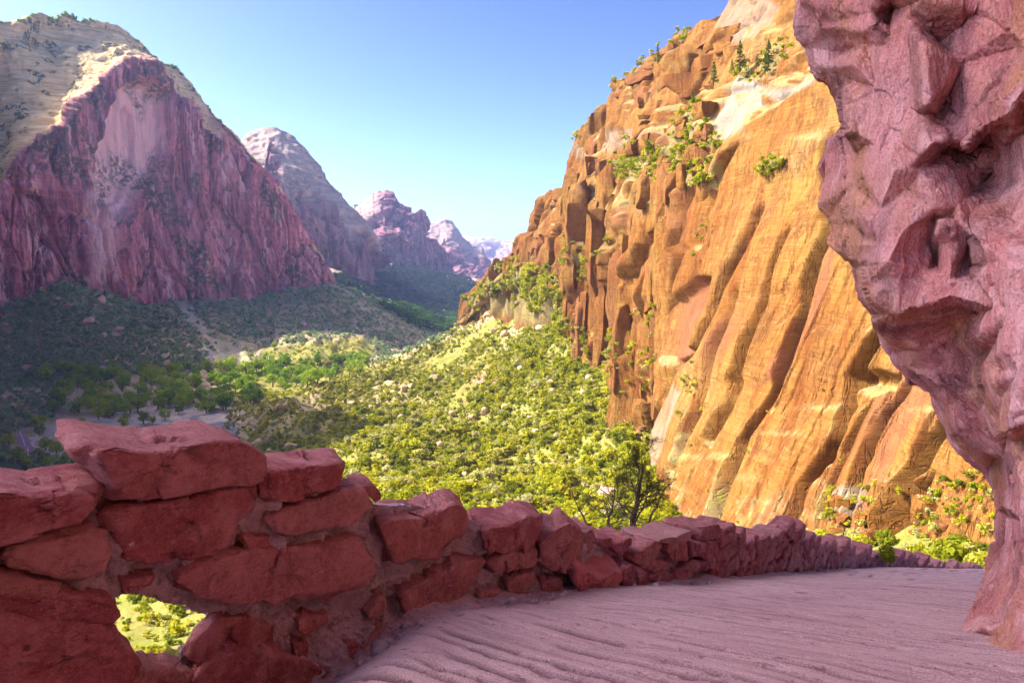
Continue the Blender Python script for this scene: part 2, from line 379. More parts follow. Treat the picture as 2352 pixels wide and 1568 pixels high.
# ------------------------------------------------------------------ terrain: valley floor, talus and slopes as one height field
TC = [(50,1000,650),(95,950,720),(300,962,722),(450,962,722),(520,950,735),(300,900,880),(480,890,900),(100,900,880),
 (300,850,1010),(300,800,1070),(300,750,1130),(300,700,1200),(0,830,980),(0,760,1030),(0,700,1070),(100,760,1060),(110,650,1110),(100,830,1000),
 (600,820,1080),(600,770,1200),(600,720,1330),(600,690,1430),(480,740,1230),(480,690,1320),(760,660,1480),(800,740,1380),(850,700,1480),(950,750,1500),(1020,772,1560),
 (700,800,1090),(830,785,1130),(850,822,1110),(920,805,1300),(560,838,1020),(700,840,1000),(620,880,930),(820,850,1010),
 (0,880,790),(40,920,740),(0,960,640),(0,1040,520),(0,1100,480),(200,1100,490),(120,1020,600),(250,1000,640),(400,1010,620),
 (560,1000,620),(560,1040,540),(740,980,560),(740,1040,450),(900,950,520),(740,900,760),(900,870,760),(1000,900,560),(1000,840,760),(1000,790,930),(1060,765,900),
 (1100,800,700),(1100,900,500),(1200,900,430),(1200,1000,360),(1200,1100,275),(1000,1000,400),(1000,1100,280),(860,1095,290),(900,1040,370),(1350,1150,225),(1300,1200,180),
 (1500,860,370),(1420,1000,295),(1240,780,540),(1350,830,420),(1500,1100,215),(1600,1210,165),(1750,1240,138),(2000,1250,118),(2270,1305,88),(1140,720,760),
 (350,1470,128),(200,1500,118),(500,1380,150),(350,1300,205),(100,1300,240),(700,1250,185),(700,1480,95),(1000,1400,85),(1300,1450,42),(1600,1480,40),(2000,1450,55),(1450,1330,100),
 (800,640,2150),(900,650,2500),(850,690,2200),(1000,620,2900),(1050,660,2600),(980,700,2450),(1090,640,3300),(1000,730,2250),(950,712,2480),(1100,690,2600)]
TC = [tuple(W(*t)) for t in TC]
TC += [(-900,800,-125),(-1000,600,-125),(-1500,900,-100),(-600,500,-132),(-300,330,-115),(-300,120,-110),(-160,60,-75),(-60,25,-32),(-25,12,-14),(60,40,-22),(120,60,-12),(200,150,20),
 (400,400,60),(500,800,40),(300,1200,0),(0,4000,-130),(-2000,3000,-60),(1500,3000,-60),(0,9000,-120),(-6000,9000,-120),(6000,9000,-120),(100,1900,-125),(200,3000,-120),(-3,12,-13.0),(3.5,13.5,-12.0),(8,19,-13),(14,26,-16),(26,40,-21),(-14,8,-10)]
TC = np.array(TC)
def _tf(x, y): return np.stack((np.arctan2(x, np.maximum(y, 1e-3)) * 1.6, np.log(np.hypot(x, y))), -1)
def _phi(d): return np.where(d > 1e-9, d * d * np.log(np.maximum(d, 1e-9)), 0)
_q = _tf(TC[:, 0], TC[:, 1]); _n = len(TC)
_A = np.zeros((_n + 3, _n + 3)); _A[:_n, :_n] = _phi(np.linalg.norm(_q[:, None] - _q[None], axis=-1)) + np.eye(_n) * 2e-3
_A[:_n, _n] = 1; _A[:_n, _n + 1:] = _q; _A[_n:, :_n] = _A[:_n, _n:].T
_w = np.linalg.solve(_A, np.concatenate((TC[:, 2], np.zeros(3))))
AZ = np.radians(np.concatenate((np.linspace(-80, -37, 70, endpoint=False), np.linspace(-37, 37, 760, endpoint=False), np.linspace(37, 75, 50))))
LR = np.concatenate((np.linspace(math.log(9), math.log(60), 110, endpoint=False), np.linspace(math.log(60), math.log(2600), 640, endpoint=False), np.linspace(math.log(2600), math.log(14000), 60)))
def rbf(x, y):
    q = _tf(x, y); r = np.zeros(len(q))
    for i in range(0, len(q), 20000):
        d = np.linalg.norm(q[i:i + 20000, None] - _q[None], axis=-1)
        r[i:i + 20000] = _phi(d) @ _w[:_n]
    return r + _w[_n] + q @ _w[_n + 1:]
_ca = AZ[::6]; _cl = LR[::6]
_gx = np.exp(_cl)[:, None] * np.sin(_ca)[None]; _gy = np.exp(_cl)[:, None] * np.cos(_ca)[None]
_cz = rbf(_gx.ravel(), _gy.ravel()).reshape(_gx.shape)
def _up(a, x, xc, ax):
    return np.apply_along_axis(lambda c: np.interp(x, xc, c), ax, a)
TZ = blur(_up(_up(_cz, LR, _cl, 0), AZ, _ca, 1), 12)
TX = np.exp(LR)[:, None] * np.sin(AZ)[None]; TY = np.exp(LR)[:, None] * np.cos(AZ)[None]
TR = np.exp(LR)[:, None] + TX * 0
TZ = np.maximum(TZ, -137 + .8 * fbm(np.stack((TX / 40, TY / 40, TX * 0), -1), 3, 5))
steepness = smooth(-134, -118, TZ)
TZ = TZ + steepness * np.clip(TR / 200, .1, 2.2) * (5 * fbm(np.stack((TX / 75, TY / 75, TX * 0), -1), 3, 21) + 2.2 * ridged(np.stack((TX / 26, TY / 26, TX * 0), -1), 3, 22) * smooth(40, 200, TR))
TZ = TZ + np.clip(TR * .0022, .05, 2.2) * fbm(np.stack((TX / np.clip(TR * .02, .6, 9), TY / np.clip(TR * .02, .6, 9), TX * 0), -1), 2, 23)
def hgt(x, y):
    a = np.arctan2(x, y); l = np.log(np.hypot(x, y))
    fi = np.clip(np.interp(l, LR, np.arange(len(LR))), 0, len(LR) - 1.001); fj = np.clip(np.interp(a, AZ, np.arange(len(AZ))), 0, len(AZ) - 1.001)
    i = fi.astype(int); j = fj.astype(int); s = fi - i; t = fj - j
    return TZ[i, j] * (1 - s) * (1 - t) + TZ[i + 1, j] * s * (1 - t) + TZ[i, j + 1] * (1 - s) * t + TZ[i + 1, j + 1] * s * t
def ground(u, v, d0=11, d1=6000, n=420):
    """where the sight line (u, v) first meets the terrain; NaN where it misses"""
    u = np.atleast_1d(np.asarray(u, float)); v = np.atleast_1d(np.asarray(v, float))
    D = np.exp(np.linspace(math.log(d0), math.log(d1), n)); out = np.full((len(u), 3), np.nan)
    for i in range(0, len(u), 4000):
        P = W(u[i:i + 4000, None], v[i:i + 4000, None], D[None]); g = P[..., 2] - hgt(P[..., 0], P[..., 1])
        hit = g < 0; k = hit.argmax(1); ok = hit.any(1) & (k > 0); r = np.arange(len(k)); k0 = np.maximum(k - 1, 0)
        t = g[r, k0] / (g[r, k0] - g[r, k] + 1e-12); d = D[k0] + (D[k] - D[k0]) * t
        Q = W(u[i:i + 4000], v[i:i + 4000], d); Q[:, 2] = hgt(Q[:, 0], Q[:, 1]); Q[~ok] = np.nan
        out[i:i + 4000] = Q
    return out
TU, TV = PIX(np.stack((TX, TY, TZ), -1))
_m = np.zeros(TZ.shape + (3,))
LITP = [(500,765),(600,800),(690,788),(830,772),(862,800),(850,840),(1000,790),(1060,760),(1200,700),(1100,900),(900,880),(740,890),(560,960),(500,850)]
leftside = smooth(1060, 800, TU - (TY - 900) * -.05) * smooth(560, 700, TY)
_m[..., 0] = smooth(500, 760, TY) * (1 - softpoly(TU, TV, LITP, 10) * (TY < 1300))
_dx = fbm(np.stack((TX / 22, TY / 22, TX * 0), -1), 3, 31) * 26
for poly, w in (([(75,1010),(95,975),(190,958),(330,938),(420,938),(520,930),(560,945),(520,985),(560,1000),(480,1010),(300,1010),(280,1050),(180,1075),(90,1070)], 10),
             ([(500,765),(600,810),(700,850),(640,862),(560,835),(510,790)], 7), ([(400,690),(430,690),(500,790),(560,830),(470,840),(460,770)], 8)):
    _m[..., 1] = np.maximum(_m[..., 1], softpoly(TU + _dx, TV + _dx * .3, poly, w) * (TY > 400) * (1 if poly[0][0] < 90 else .55))
for poly, w in (([(0,930),(60,915),(110,940),(70,960),(40,990),(30,1040),(50,1060),(0,1085)], 10), ([(1080,860),(1200,840),(1260,880),(1130,905)], 16), ([(1300,1110),(1400,1090),(1420,1160),(1330,1170)], 16), ([(1120,640),(1180,620),(1200,700),(1080,760)], 14)):
    _m[..., 2] = np.maximum(_m[..., 2], softpoly(TU + _dx, TV + _dx * .5, poly, w) * (TY > 150) * .8)
FL = lambda a: a[::-1]
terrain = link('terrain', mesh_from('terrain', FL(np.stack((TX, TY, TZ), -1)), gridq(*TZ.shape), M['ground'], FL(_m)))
tag(terrain, 'canyon floor and scrubby slopes below the cliffs', 'terrain', kind='structure')

# ------------------------------------------------------------------ mountains
def disp(P, amp_n, hor=True):
    n = gnorm(P)
    if hor: n = n * np.array((1, 1, .25)); n /= np.linalg.norm(n, axis=-1, keepdims=True) + 1e-9
    return P + n * amp_n[..., None]
def backrows(r, up, du, dD):
    return [(u, v + up, D + dD) for u, v, D in r]
def mountain(name, label, rows, us, subs, mt, z, capf, extra=None, seed=3, arch=None, buttress=1.0, bulge=None):
    P, U, V, T = loft(rows, us, subs, bulge)
    cap = capf(U, V, T); wall = 1 - cap
    col = ridged(P * S3(1/58., 1/58., 1/520.) / z, 3, seed); col2 = ridged(P * S3(1/19., 1/19., 1/170.) / z, 3, seed + 5)
    fine = fbm(P / (11 * z), 4, seed + 9); stra = fbm(P * S3(1/150., 1/150., 1/9.) / z, 3, seed + 14)
    ctr = smooth(.15, .8, wall)
    crv = smooth(.07, 0, np.abs(vnoise(P * S3(1/62., 1/62., 1/900.) / z, seed + 31))) + .5 * smooth(.09, 0, np.abs(vnoise(P * S3(1/27., 1/27., 1/260.) / z, seed + 32)))
    fo, fg = facet(P * S3(1/52., 1/52., 1/330.) / z, seed + 41); fo2, fg2 = facet(P * S3(1/21., 1/21., 1/70.) / z, seed + 47)
    a = z * (ctr * (buttress * (-11 * crv + 34 * fo - 9 * smooth(.07, 0, fg) + 9 * fo2 - 3 * smooth(.07, 0, fg2) + 11 * col + 5.0 * col2) + 1.0 * stra) + 2.6 * fine + (1 - ctr) * (9 * fbm(P / (60 * z), 3, seed + 20) + 4 * ridged(P * S3(1/16., 1/16., 1/60.) / z, 3, seed + 23) + 1.8 * stra))
    mk = np.zeros(P.shape[:2] + (3,)); mk[..., 0] = cap
    if extra is not None: a, mk = extra(U, V, T, P, a, mk)
    a = a * smooth(0.0, .25, T) if False else a
    a = blur(a, 2); P = disp(P, a)
    o = link(name, mesh_from(name, P, gridq(*P.shape[:2]), mt, mk)); tag(o, label, 'mountain', kind='structure')
    return o
crest = [(-1500,-60,480),(-900,-120,650),(-500,-60,900),(-200,20,1150),(-60,50,1280),(0,50,1330),(30,49,1340),(55,46,1350),(72,32,1370),(95,28,1390),(115,42,1400),(130,44,1410),(148,30,1420),(168,36,1430),(180,50,1435),(205,46,1450),(235,52,1470),(265,60,1490),(290,75,1500),(318,95,1510),(345,122,1520),(375,146,1530),(402,152,1540),(425,180,1545),(455,222,1550),(500,272,1560),(550,326,1570),(600,388,1575),(640,432,1575),(665,475,1570),(690,520,1565),(720,560,1560),(745,600,1560),(762,645,1560)]
rim = [(-1500,250,420),(-900,280,600),(-500,350,800),(-200,420,960),(0,440,1105),(30,368,1130),(100,312,1165),(150,290,1195),(165,250,1215),(220,200,1260),(265,156,1300),(290,142,1320),(350,152,1360),(385,182,1385),(405,215,1400),(450,275,1425),(500,318,1450),(550,362,1475),(600,412,1500),(640,450,1510),(690,540,1525),(720,580,1530),(745,615,1540),(762,655,1545)]
midc = [(-1500,450,410),(-900,480,585),(-500,520,780),(-200,560,935),(0,560,1085),(100,520,1130),(220,430,1220),(300,400,1290),(400,430,1380),(500,470,1425),(600,540,1470),(690,600,1505),(745,640,1530),(762,660,1540)]
cbase = [(-1500,800,390),(-900,760,560),(-500,720,760),(-200,700,910),(0,692,1070),(60,690,1090),(110,645,1118),(160,662,1140),(250,682,1190),(330,697,1235),(380,668,1280),(430,662,1310),(520,690,1360),(600,682,1430),(680,692,1470),(720,655,1500),(762,665,1530)]
foot = [(u, v + 55, D - 8) for u, v, D in cbase]
us = np.concatenate((np.linspace(-1500, -20, 110, endpoint=False), np.linspace(-20, 764, 620)))
def left_extra(U, V, T, P, a, mk):
    ar = softpoly(U, V, [(222,430),(232,330),(248,260),(275,205),(310,188),(350,196),(378,225),(382,300),(385,345),(365,385),(340,420),(320,470),(280,520),(250,500)], 9)
    inn = softpoly(U, V, [(262,400),(272,320),(288,265),(310,240),(325,262),(332,310),(330,380),(310,450),(275,470)], 5)
    a = a * (1 - .75 * ar) - ar * 26 - inn * 9
    mk[..., 1] = np.maximum(ar * .8 + inn * .0, .6 * softpoly(U + 8 * fbm(P / 20, 3, 3), V, [(190,440),(230,420),(260,560),(240,680),(200,640)], 14))
    mk[..., 2] = smooth(.1, .6, fbm(P * S3(1/50., 1/50., 1/80.), 4, 77)) * (T > 2) * .8 + .9 * mk[..., 0] * smooth(.3, .5, fbm(P / 20, 3, 78))
    return a, mk
mountain('left_mountain', 'tall red-walled mountain with a pale sunlit dome', [backrows(crest, 330, 0, 240), crest, rim, midc, cbase, foot], us, [26, 120, 110, 120, 26], M['left'], 1.0,
         lambda U, V, T: smooth(2.02, 1.94, T) * np.clip(smooth(560, 430, U) + smooth(1.12, 1.0, T), 0, 1), left_extra, 3, bulge=[0, 1.9, 0, 0, 0])
c2 = [(380,360,2500),(540,335,2450),(562,318,2440),(580,305,2430),(608,293,2420),(640,292,2420),(662,304,2430),(690,335,2440),(720,366,2450),(745,394,2460),(765,424,2470),(790,450,2480),(815,480,2490),(835,500,2500),(850,522,2510),(866,546,2520),(874,600,2540)]
b2 = [(380,620,2000),(560,618,2060),(700,612,2180),(800,608,2320),(874,612,2500)]
r2 = [(380,440,2250),(560,385,2230),(640,400,2250),(700,420,2300),(780,480,2390),(850,545,2460),(874,605,2530)]
def ex2(U, V, T, P, a, mk):
    mk[..., 1] = .7 * smooth(.15, .45, fbm(P * S3(1/70., 1/70., 1/300.), 3, 41)) * (T > 1); mk[..., 2] = .4 * smooth(0, .5, fbm(P / 80, 4, 44)); return a, mk
mountain('middle_mountain', 'purple mountain with a pale streaked top behind the tall one', [backrows(c2, 160, 0, 260), c2, r2, b2, [(u, v + 45, D - 20) for u, v, D in b2]], np.linspace(380, 874, 300), [16, 80, 110, 20], M['far'], 1.5,
         lambda U, V, T: smooth(2.3, 1.7, T + .6 * fbm(np.stack((U / 30, V / 300, U * 0), -1), 2, 4)) * .9, ex2, 13, buttress=1.5)
c3 = [(740,560,3500),(800,490,3500),(812,468,3490),(832,470,3480),(842,456,3480),(858,446,3470),(872,438,3470),(886,437,3470),(908,450,3480),(922,470,3490),(934,496,3490),(950,503,3480),(956,524,3480),(975,546,3500),(1000,566,3520),(1026,606,3560)]
b3 = [(740,612,3000),(870,608,3050),(950,604,3200),(1026,612,3500)]
mountain('domed_butte', 'hazy butte with a dark rounded knob farther down the canyon', [backrows(c3, 90, 0, 300), c3, [(740,580,3300),(830,505,3300),(890,510,3290),(940,520,3320),(1000,580,3440),(1026,609,3540)], b3, [(u, v + 30, D - 40) for u, v, D in b3]], np.linspace(740, 1026, 220), [12, 50, 80, 16], M['far'], 2.0,
         lambda U, V, T: smooth(900, 840, U) * smooth(2.4, 1.7, T) * .9, None, 23, buttress=1.5)
c4 = [(930,540,4900),(955,520,4880),(985,514,4860),(1008,510,4850),(1022,504,4850),(1036,509,4850),(1050,530,4860),(1068,548,4870),(1082,568,4880),(1104,568,4890),(1112,590,4900),(1128,604,4920),(1150,618,4960)]
b4 = [(930,606,4400),(1040,606,4450),(1090,610,4600),(1150,622,4900)]
mountain('pale_ridge', 'pale hazy ridge near the canyon mouth', [backrows(c4, 60, 0, 300), c4, b4, [(u, v + 40, D - 350) for u, v, D in b4]], np.linspace(930, 1150, 170), [10, 80, 40], M['far'], 2.6,
         lambda U, V, T: smooth(1.9, 1.2, T) * .8, None, 33, buttress=1.5)
c5 = [(880,560,9500),(1000,552,9500),(1075,547,9500),(1100,550,9500),(1150,550,9500),(1200,553,9500),(1400,556,9500)]
mountain('far_mesa', 'pale blue flat-topped mesa on the horizon', [backrows(c5, 10, 0, 1500), c5, [(880,585,9300),(1400,590,9300)], [(880,632,8500),(1400,632,8500)]], np.linspace(880, 1400, 160), [6, 30, 30], M['mesa'], 5.0,
         lambda U, V, T: smooth(1.5, 1.1, T), None, 43, buttress=.7)

# ------------------------------------------------------------------ golden cliff on the right
crestR = [(1062,738,905),(1066,692,900),(1095,660,880),(1130,628,850),(1150,640,820),(1180,602,800),(1187,566,790),(1196,540,780),(1206,534,775),(1214,545,770),(1220,540,760),(1232,500,740),(1250,470,720),(1268,446,700),(1282,438,690),(1303,434,660),(1309,425,650),(1312,370,640),(1318,335,630),(1330,302,620),(1346,287,615),(1356,280,610),(1365,290,605),(1378,270,600),(1400,258,590),(1403,240,585),(1404,208,580),(1430,192,560),(1460,178,540),(1500,152,510),(1520,128,490),(1545,100,470),(1575,85,455),(1602,74,445),(1625,52,430),(1652,30,415),(1682,0,400),(1760,-80,380),(1850,-180,350),(2100,-420,320),(2500,-800,300),(2900,-1000,280)]
ledB = [(1062,742,895),(1130,650,790),(1206,600,700),(1300,530,560),(1400,450,450),(1480,385,390),(1560,315,345),(1640,245,310),(1700,215,290),(1760,195,275),(1830,160,262),(1900,130,250),(2100,0,225),(2500,-300,190),(2900,-500,160)]
ledF = [(1062,746,885),(1130,670,770),(1206,640,670),(1300,600,520),(1400,520,415),(1480,445,350),(1560,400,300),(1640,372,262),(1700,300,248),(1760,262,236),(1830,200,228),(1900,165,218),(2100,40,185),(2500,-250,150),(2900,-450,120)]
baseR = [(1062,745,930),(1130,672,800),(1206,668,690),(1240,720,580),(1290,730,525),(1350,800,448),(1390,832,410),(1430,860,360),(1470,905,325),(1500,1000,262),(1510,1080,220),(1560,1225,166),(1700,1268,142),(1900,1296,120),(2060,1304,108),(2280,1350,86),(2500,1400,70),(2900,1600,48)]
footR = [(u, v + 150, D * .975) for u, v, D in baseR]
EDGES = [([(1750,470),(1690,600),(1640,700),(1600,800),(1545,830),(1520,900),(1470,1040)], 2.6, 240), ([(1905,300),(1900,520),(1850,690),(1780,880),(1705,1010),(1655,1205)], 2.9, 300), ([(2060,700),(2015,773),(1962,868),(1930,1010),(1855,1110),(1798,1240)], 2.0, 240),
         ([(2300,800),(2210,930),(2160,1010),(2110,1110),(2060,1260)], 2.2, 200), ([(1415,560),(1402,650),(1392,740),(1385,840)], 7.0, 50), ([(1590,430),(1570,520),(1540,600),(1520,680)], 6.0, 60), ([(1700,650),(1640,800),(1600,930),(1560,1080)], 2.2, 50),
         ([(1820,520),(1760,700),(1690,880),(1640,1010)], 2.0, 40), ([(2100,860),(2040,960),(1990,1080),(1940,1240)], 1.8, 40), ([(2010,900),(1900,1110),(1860,1240)], 1.2, 40), ([(1500,480),(1492,560),(1470,640),(1460,760)], 5.0, 45), ([(1345,520),(1335,640),(1330,760)], 7.0, 40), ([(1285,560),(1276,650),(1265,750)], 6.0, 35), ([(1690,330),(1640,420),(1600,560)], 3.0, 50), ([(2140,1090),(2080,1190),(2050,1260)], 2.5, 40)]
usR = np.concatenate((np.linspace(1062, 1300, 330, endpoint=False), np.linspace(1300, 2300, 1250, endpoint=False), np.linspace(2300, 2900, 60)))
_rows = [np.array(r, float) for r in (backrows(crestR, 120, 0, 160), crestR, ledB, ledF, baseR, footR)]
_, U, V, T = loft(_rows, usR, [16, 130, 40, 330, 30])
for _ in range(4):      # columns lean with the slabs
    U = usR[None] + .44 * (1235 - np.clip(V, -600, 1235)) * smooth(1350, 1620, usR)[None] * (T > 0)
    i0 = np.minimum(T.astype(int), 4); tt = T - i0; V = U * 0; Dd = U * 0
    for k in range(5):
        m = i0 == k; a_, b_ = _rows[k], _rows[k + 1]
        for arr, c in ((V, 1), (Dd, 2)): arr[m] = np.interp(U[m], a_[:, 0], a_[:, c]) * (1 - tt[m]) + np.interp(U[m], b_[:, 0], b_[:, c]) * tt[m]
P = W(U, V, Dd)
Dn = P[..., 1]; sz = np.clip(Dn / 300, .35, 2.2)
slab = smooth(1440, 1560, U) * smooth(2.6, 3.05, T)
wallm = smooth(2.9, 3.1, T) + smooth(2.1, 1.9, T)
rough = 1.5 * ridged(P * S3(1/46., 1/46., 1/230.), 3, 51) * 9 + ridged(P * S3(1/13., 1/13., 1/60.), 3, 52) * 3.4 + fbm(P * S3(1/60., 1/60., 1/9.), 3, 53) * .45 + fbm(P * S3(1/7., 1/7., 1/20.), 4, 54) * .5
w1, w2, wid = worley(P * S3(1/30., 1/30., 1/170.), 55)
blocky = (wid - .5) * 9 - 5 * smooth(.08, .0, w2 - w1)
widb = wid
fo, fg = facet(P * S3(1/26., 1/26., 1/120.), 59); fo2, fg2 = facet(P * S3(1/9., 1/9., 1/38.), 60)
blocky = blocky * .8 + fo * 9 - 4.5 * smooth(.10, .0, fg) + fo2 * 2.4 - 1.0 * smooth(.09, 0, fg2)
q = U + .46 * (V - 800) + 10 * fbm(P / 40, 2, 58)
sl1 = (vnoise(np.stack((np.floor(q / 46), V * 0, V * 0 + .37), -1), 61)) * 1.0 + (vnoise(np.stack((np.floor(q / 19), V * 0, V * 0 + .71), -1), 62)) * .35
smoothslab = sl1 + fbm(P * S3(1/60., 1/60., 1/25.), 3, 63) * .7 + fbm(P / 7, 4, 64) * .3 + fbm((P @ np.array([[1, 0, .3], [0, 1, .25], [0, 0, 1]])) * S3(1/40., 1/40., 1/2.2), 3, 65) * .16
a = (1 - slab) * (rough * .32 + blocky * .72) * np.clip(sz, .8, 1.4) + slab * smoothslab
a = a * np.where((T > 1.98) & (T < 3.05), .8, 1)
def uline(v, pts):
    pts = np.array(pts, float); o = np.argsort(pts[:, 1]); return np.interp(v, pts[o, 1], pts[o, 0])
a -= slab * (1.7 * smooth(.07, .0, np.abs(vnoise(np.stack((q / 30, V / 500, V * 0), -1), 68))) * smooth(-.2, .3, fbm(P / 30, 2, 69)) + .9 * smooth(.08, 0, np.abs(vnoise(np.stack((q / 12, V / 300, V * 0), -1), 70))) * smooth(0, .4, fbm(P / 22, 2, 73)))
wob = 6 * fbm(P / 26, 2, 66)
slot = U * 0
for pts, amp, w in EDGES:
    vs = [p[1] for p in pts]; e = smooth(min(vs) - 12, min(vs) + 25, V) * smooth(max(vs) + 20, max(vs) - 5, V) * (.5 + .5 * smooth(-.3, .5, fbm(np.stack((V / 90, V * 0 + amp, V * 0), -1), 2, 67)))
    d = U + wob - uline(V, pts)
    slot = slot + e * 1.3 * smooth(3.2, 1.2, np.abs(d - 5))
    a = a + e * amp * np.clip(1 + np.minimum(d, 0) / w, 0, 1) * smooth(4.5, -1, d) - e * amp * 1.7 * smooth(8.5, 4, np.abs(d - 6))
# alcove under the pointed slab
al = softpoly(U, V, [(1530,820),(1545,690),(1600,640),(1640,640),(1610,760),(1580,820),(1545,850)], 8); a -= al * 5
al = softpoly(U, V, [(1960,862),(2000,850),(2080,870),(2075,890),(2020,900),(1965,885)], 4); a -= al * 4
al = softpoly(U, V, [(1640,430),(1500,470),(1490,330),(1560,280),(1640,240),(1650,330)], 14); a += al * (6 * ridged(P / 16, 3, 71) + 3 * (widb - .5))
a = blur(a, 7) + (1 - slab) * (.9 * ridged(P * S3(1/8., 1/8., 1/55.), 2, 83) - 2.2 * smooth(.07, 0, np.abs(vnoise(P * S3(1/24., 1/24., 1/300.), 84))) - 1.3 * smooth(.08, 0, np.abs(vnoise(P * S3(1/10., 1/10., 1/90.), 86)))); a = blur(a, 1) - slot
mk = np.zeros(P.shape[:2] + (3,)); nz = 9 * fbm(P / 14, 3, 72)
for poly, s in (([(1640,300),(1690,190),(1740,170),(1760,210),(1700,290),(1650,345)], .95), ([(1640,40),(1700,-20),(1800,-60),(1780,60),(1680,110)], .5), ([(1440,330),(1560,290),(1560,312),(1470,340)], .8), ([(1760,215),(1880,160),(1880,176),(1770,240)], .9), ([(1900,1140),(1990,1120),(2010,1170),(1920,1210)], .8), ([(1320,330),(1400,300),(1500,300),(1490,330),(1330,365)], .5), ([(1480,1030),(1520,960),(1540,880),(1560,900),(1530,1020),(1490,1100)], .5), ([(1950,1130),(2090,1110),(2060,1140),(1960,1160)], .6)):
    mk[..., 0] = np.maximum(mk[..., 0], s * softpoly(U + nz, V + nz, poly, 8))
for poly, s in (([(1500,470),(1410,560),(1330,640),(1290,740),(1250,740),(1240,640),(1330,540),(1440,440),(1490,330),(1560,280),(1640,230),(1650,400),(1600,450)], .62), ([(1530,830),(1545,690),(1600,640),(1640,660),(1600,790),(1560,850)], .9), ([(1855,690),(1905,560),(1925,560),(1890,690),(1790,880),(1775,880)], .8), ([(1190,540),(1215,530),(1280,600),(1270,660),(1180,650)], .7)):
    mk[..., 2] = np.maximum(mk[..., 2], s * softpoly(U + nz, V + nz, poly, 10))
mk[..., 2] = np.maximum(mk[..., 2], slab * .75 * smooth(.15, .6, vnoise(np.stack((np.floor(q / 63) + .3, V / 420, V * 0 + .5), -1), 74)) * smooth(-.3, .3, fbm(P / 35, 2, 75)))
N0 = gnorm(P)
P = disp(P, a)
N1 = gnorm(blur(P, 3))
mk[..., 1] = np.clip(smooth(.62, .85, N1[..., 2]) + softpoly(U + nz, V + nz, [(1600,260),(1640,230),(1660,330),(1640,430),(1560,430),(1480,480),(1400,470),(1450,400),(1560,330)], 16) * .75 + .85 * softpoly(U + nz, V + nz, [(1062,745),(1125,650),(1190,610),(1240,650),(1300,690),(1320,740),(1290,760),(1240,750),(1130,720)], 14) + .7 * softpoly(U + nz, V + nz, [(1270,640),(1330,560),(1420,480),(1440,520),(1390,600),(1340,720),(1300,720)], 12) * smooth(-.1, .3, fbm(P / 20, 3, 87)), 0, 1) * (T > 1.1)
cliff = link('golden_cliff', mesh_from('golden_cliff', P, gridq(*P.shape[:2]), M['gold'], mk)); tag(cliff, 'sunlit golden cliff of leaning slabs', 'cliff', kind='structure')
CL = dict(P=P, U=U, V=V, T=T, N=N1)

# ------------------------------------------------------------------ unseen rock added beyond the frame to shade the trail and the valley
def ridge(name, label, pts, seed, base, width):
    """pts: (x, y, top z) along the crest"""
    pts = np.array(pts, float); s = np.r_[0, np.cumsum(np.hypot(*np.diff(pts[:, :2], axis=0).T))]
    t = np.linspace(0, s[-1], 200); C = np.stack([np.interp(t, s, pts[:, i]) for i in range(3)], -1)
    d = np.gradient(C[:, :2], axis=0); d /= np.linalg.norm(d, axis=1, keepdims=True); n = np.stack((d[:, 1], -d[:, 0]), -1)
    prof = [(-1, 0), (-.75, .5), (-.5, .9), (-.2, 1), (.2, 1), (.5, .92), (.7, .5), (.95, 0)]
    pk = np.linspace(0, len(prof) - 1, 90); pw = np.interp(pk, range(len(prof)), [p[0] for p in prof]); ph = np.interp(pk, range(len(prof)), [p[1] for p in prof])
    Z = base + (C[None, :, 2] - base) * ph[:, None]
    P = np.stack((C[None, :, 0] + n[None, :, 0] * pw[:, None] * width, C[None, :, 1] + n[None, :, 1] * pw[:, None] * width, Z), -1)
    P = P + (np.stack((n[:, 0], n[:, 1], n[:, 0] * 0), -1)[None] * (ridged(P * S3(1/18., 1/18., 1/90.), 3, seed) * 4)[..., None]); P[..., 2] += fbm(P / 16, 3, seed + 4) * 4 * ph[:, None]
    o = link(name, mesh_from(name, P, gridq(*P.shape[:2]), M['left'], np.zeros(P.shape[:2] + (3,)))); tag(o, label, 'shade blocker', kind='structure')
ridge('shade_fin', 'unseen rock fin added to shade the trail', [(-112, -14, -85), (-108, 0, -20), (-105, 7.5, 60), (-104, 9.5, 122), (-102, 12, 140), (-100, 30, 150), (-101, 54, 142), (-103, 63, 96), (-108, 74, 40), (-116, 90, -20), (-124, 104, -85)], 81, -90, 21)  # unseen fin, placed and sized so its shadow covers the trail
ridge('shade_ridge', 'unseen red ridge added to shade the valley floor', [(-300, 318, -120), (-312, 345, -40), (-325, 372, 60), (-350, 406, 165), (-404, 480, 230), (-520, 637, 266), (-622, 776, 274), (-712, 896, 268), (-792, 1006, 195), (-832, 1056, 60), (-860, 1100, -60)], 85, -140, 70)  # unseen ridge, crest shaped to cast the shadow edge across the valley

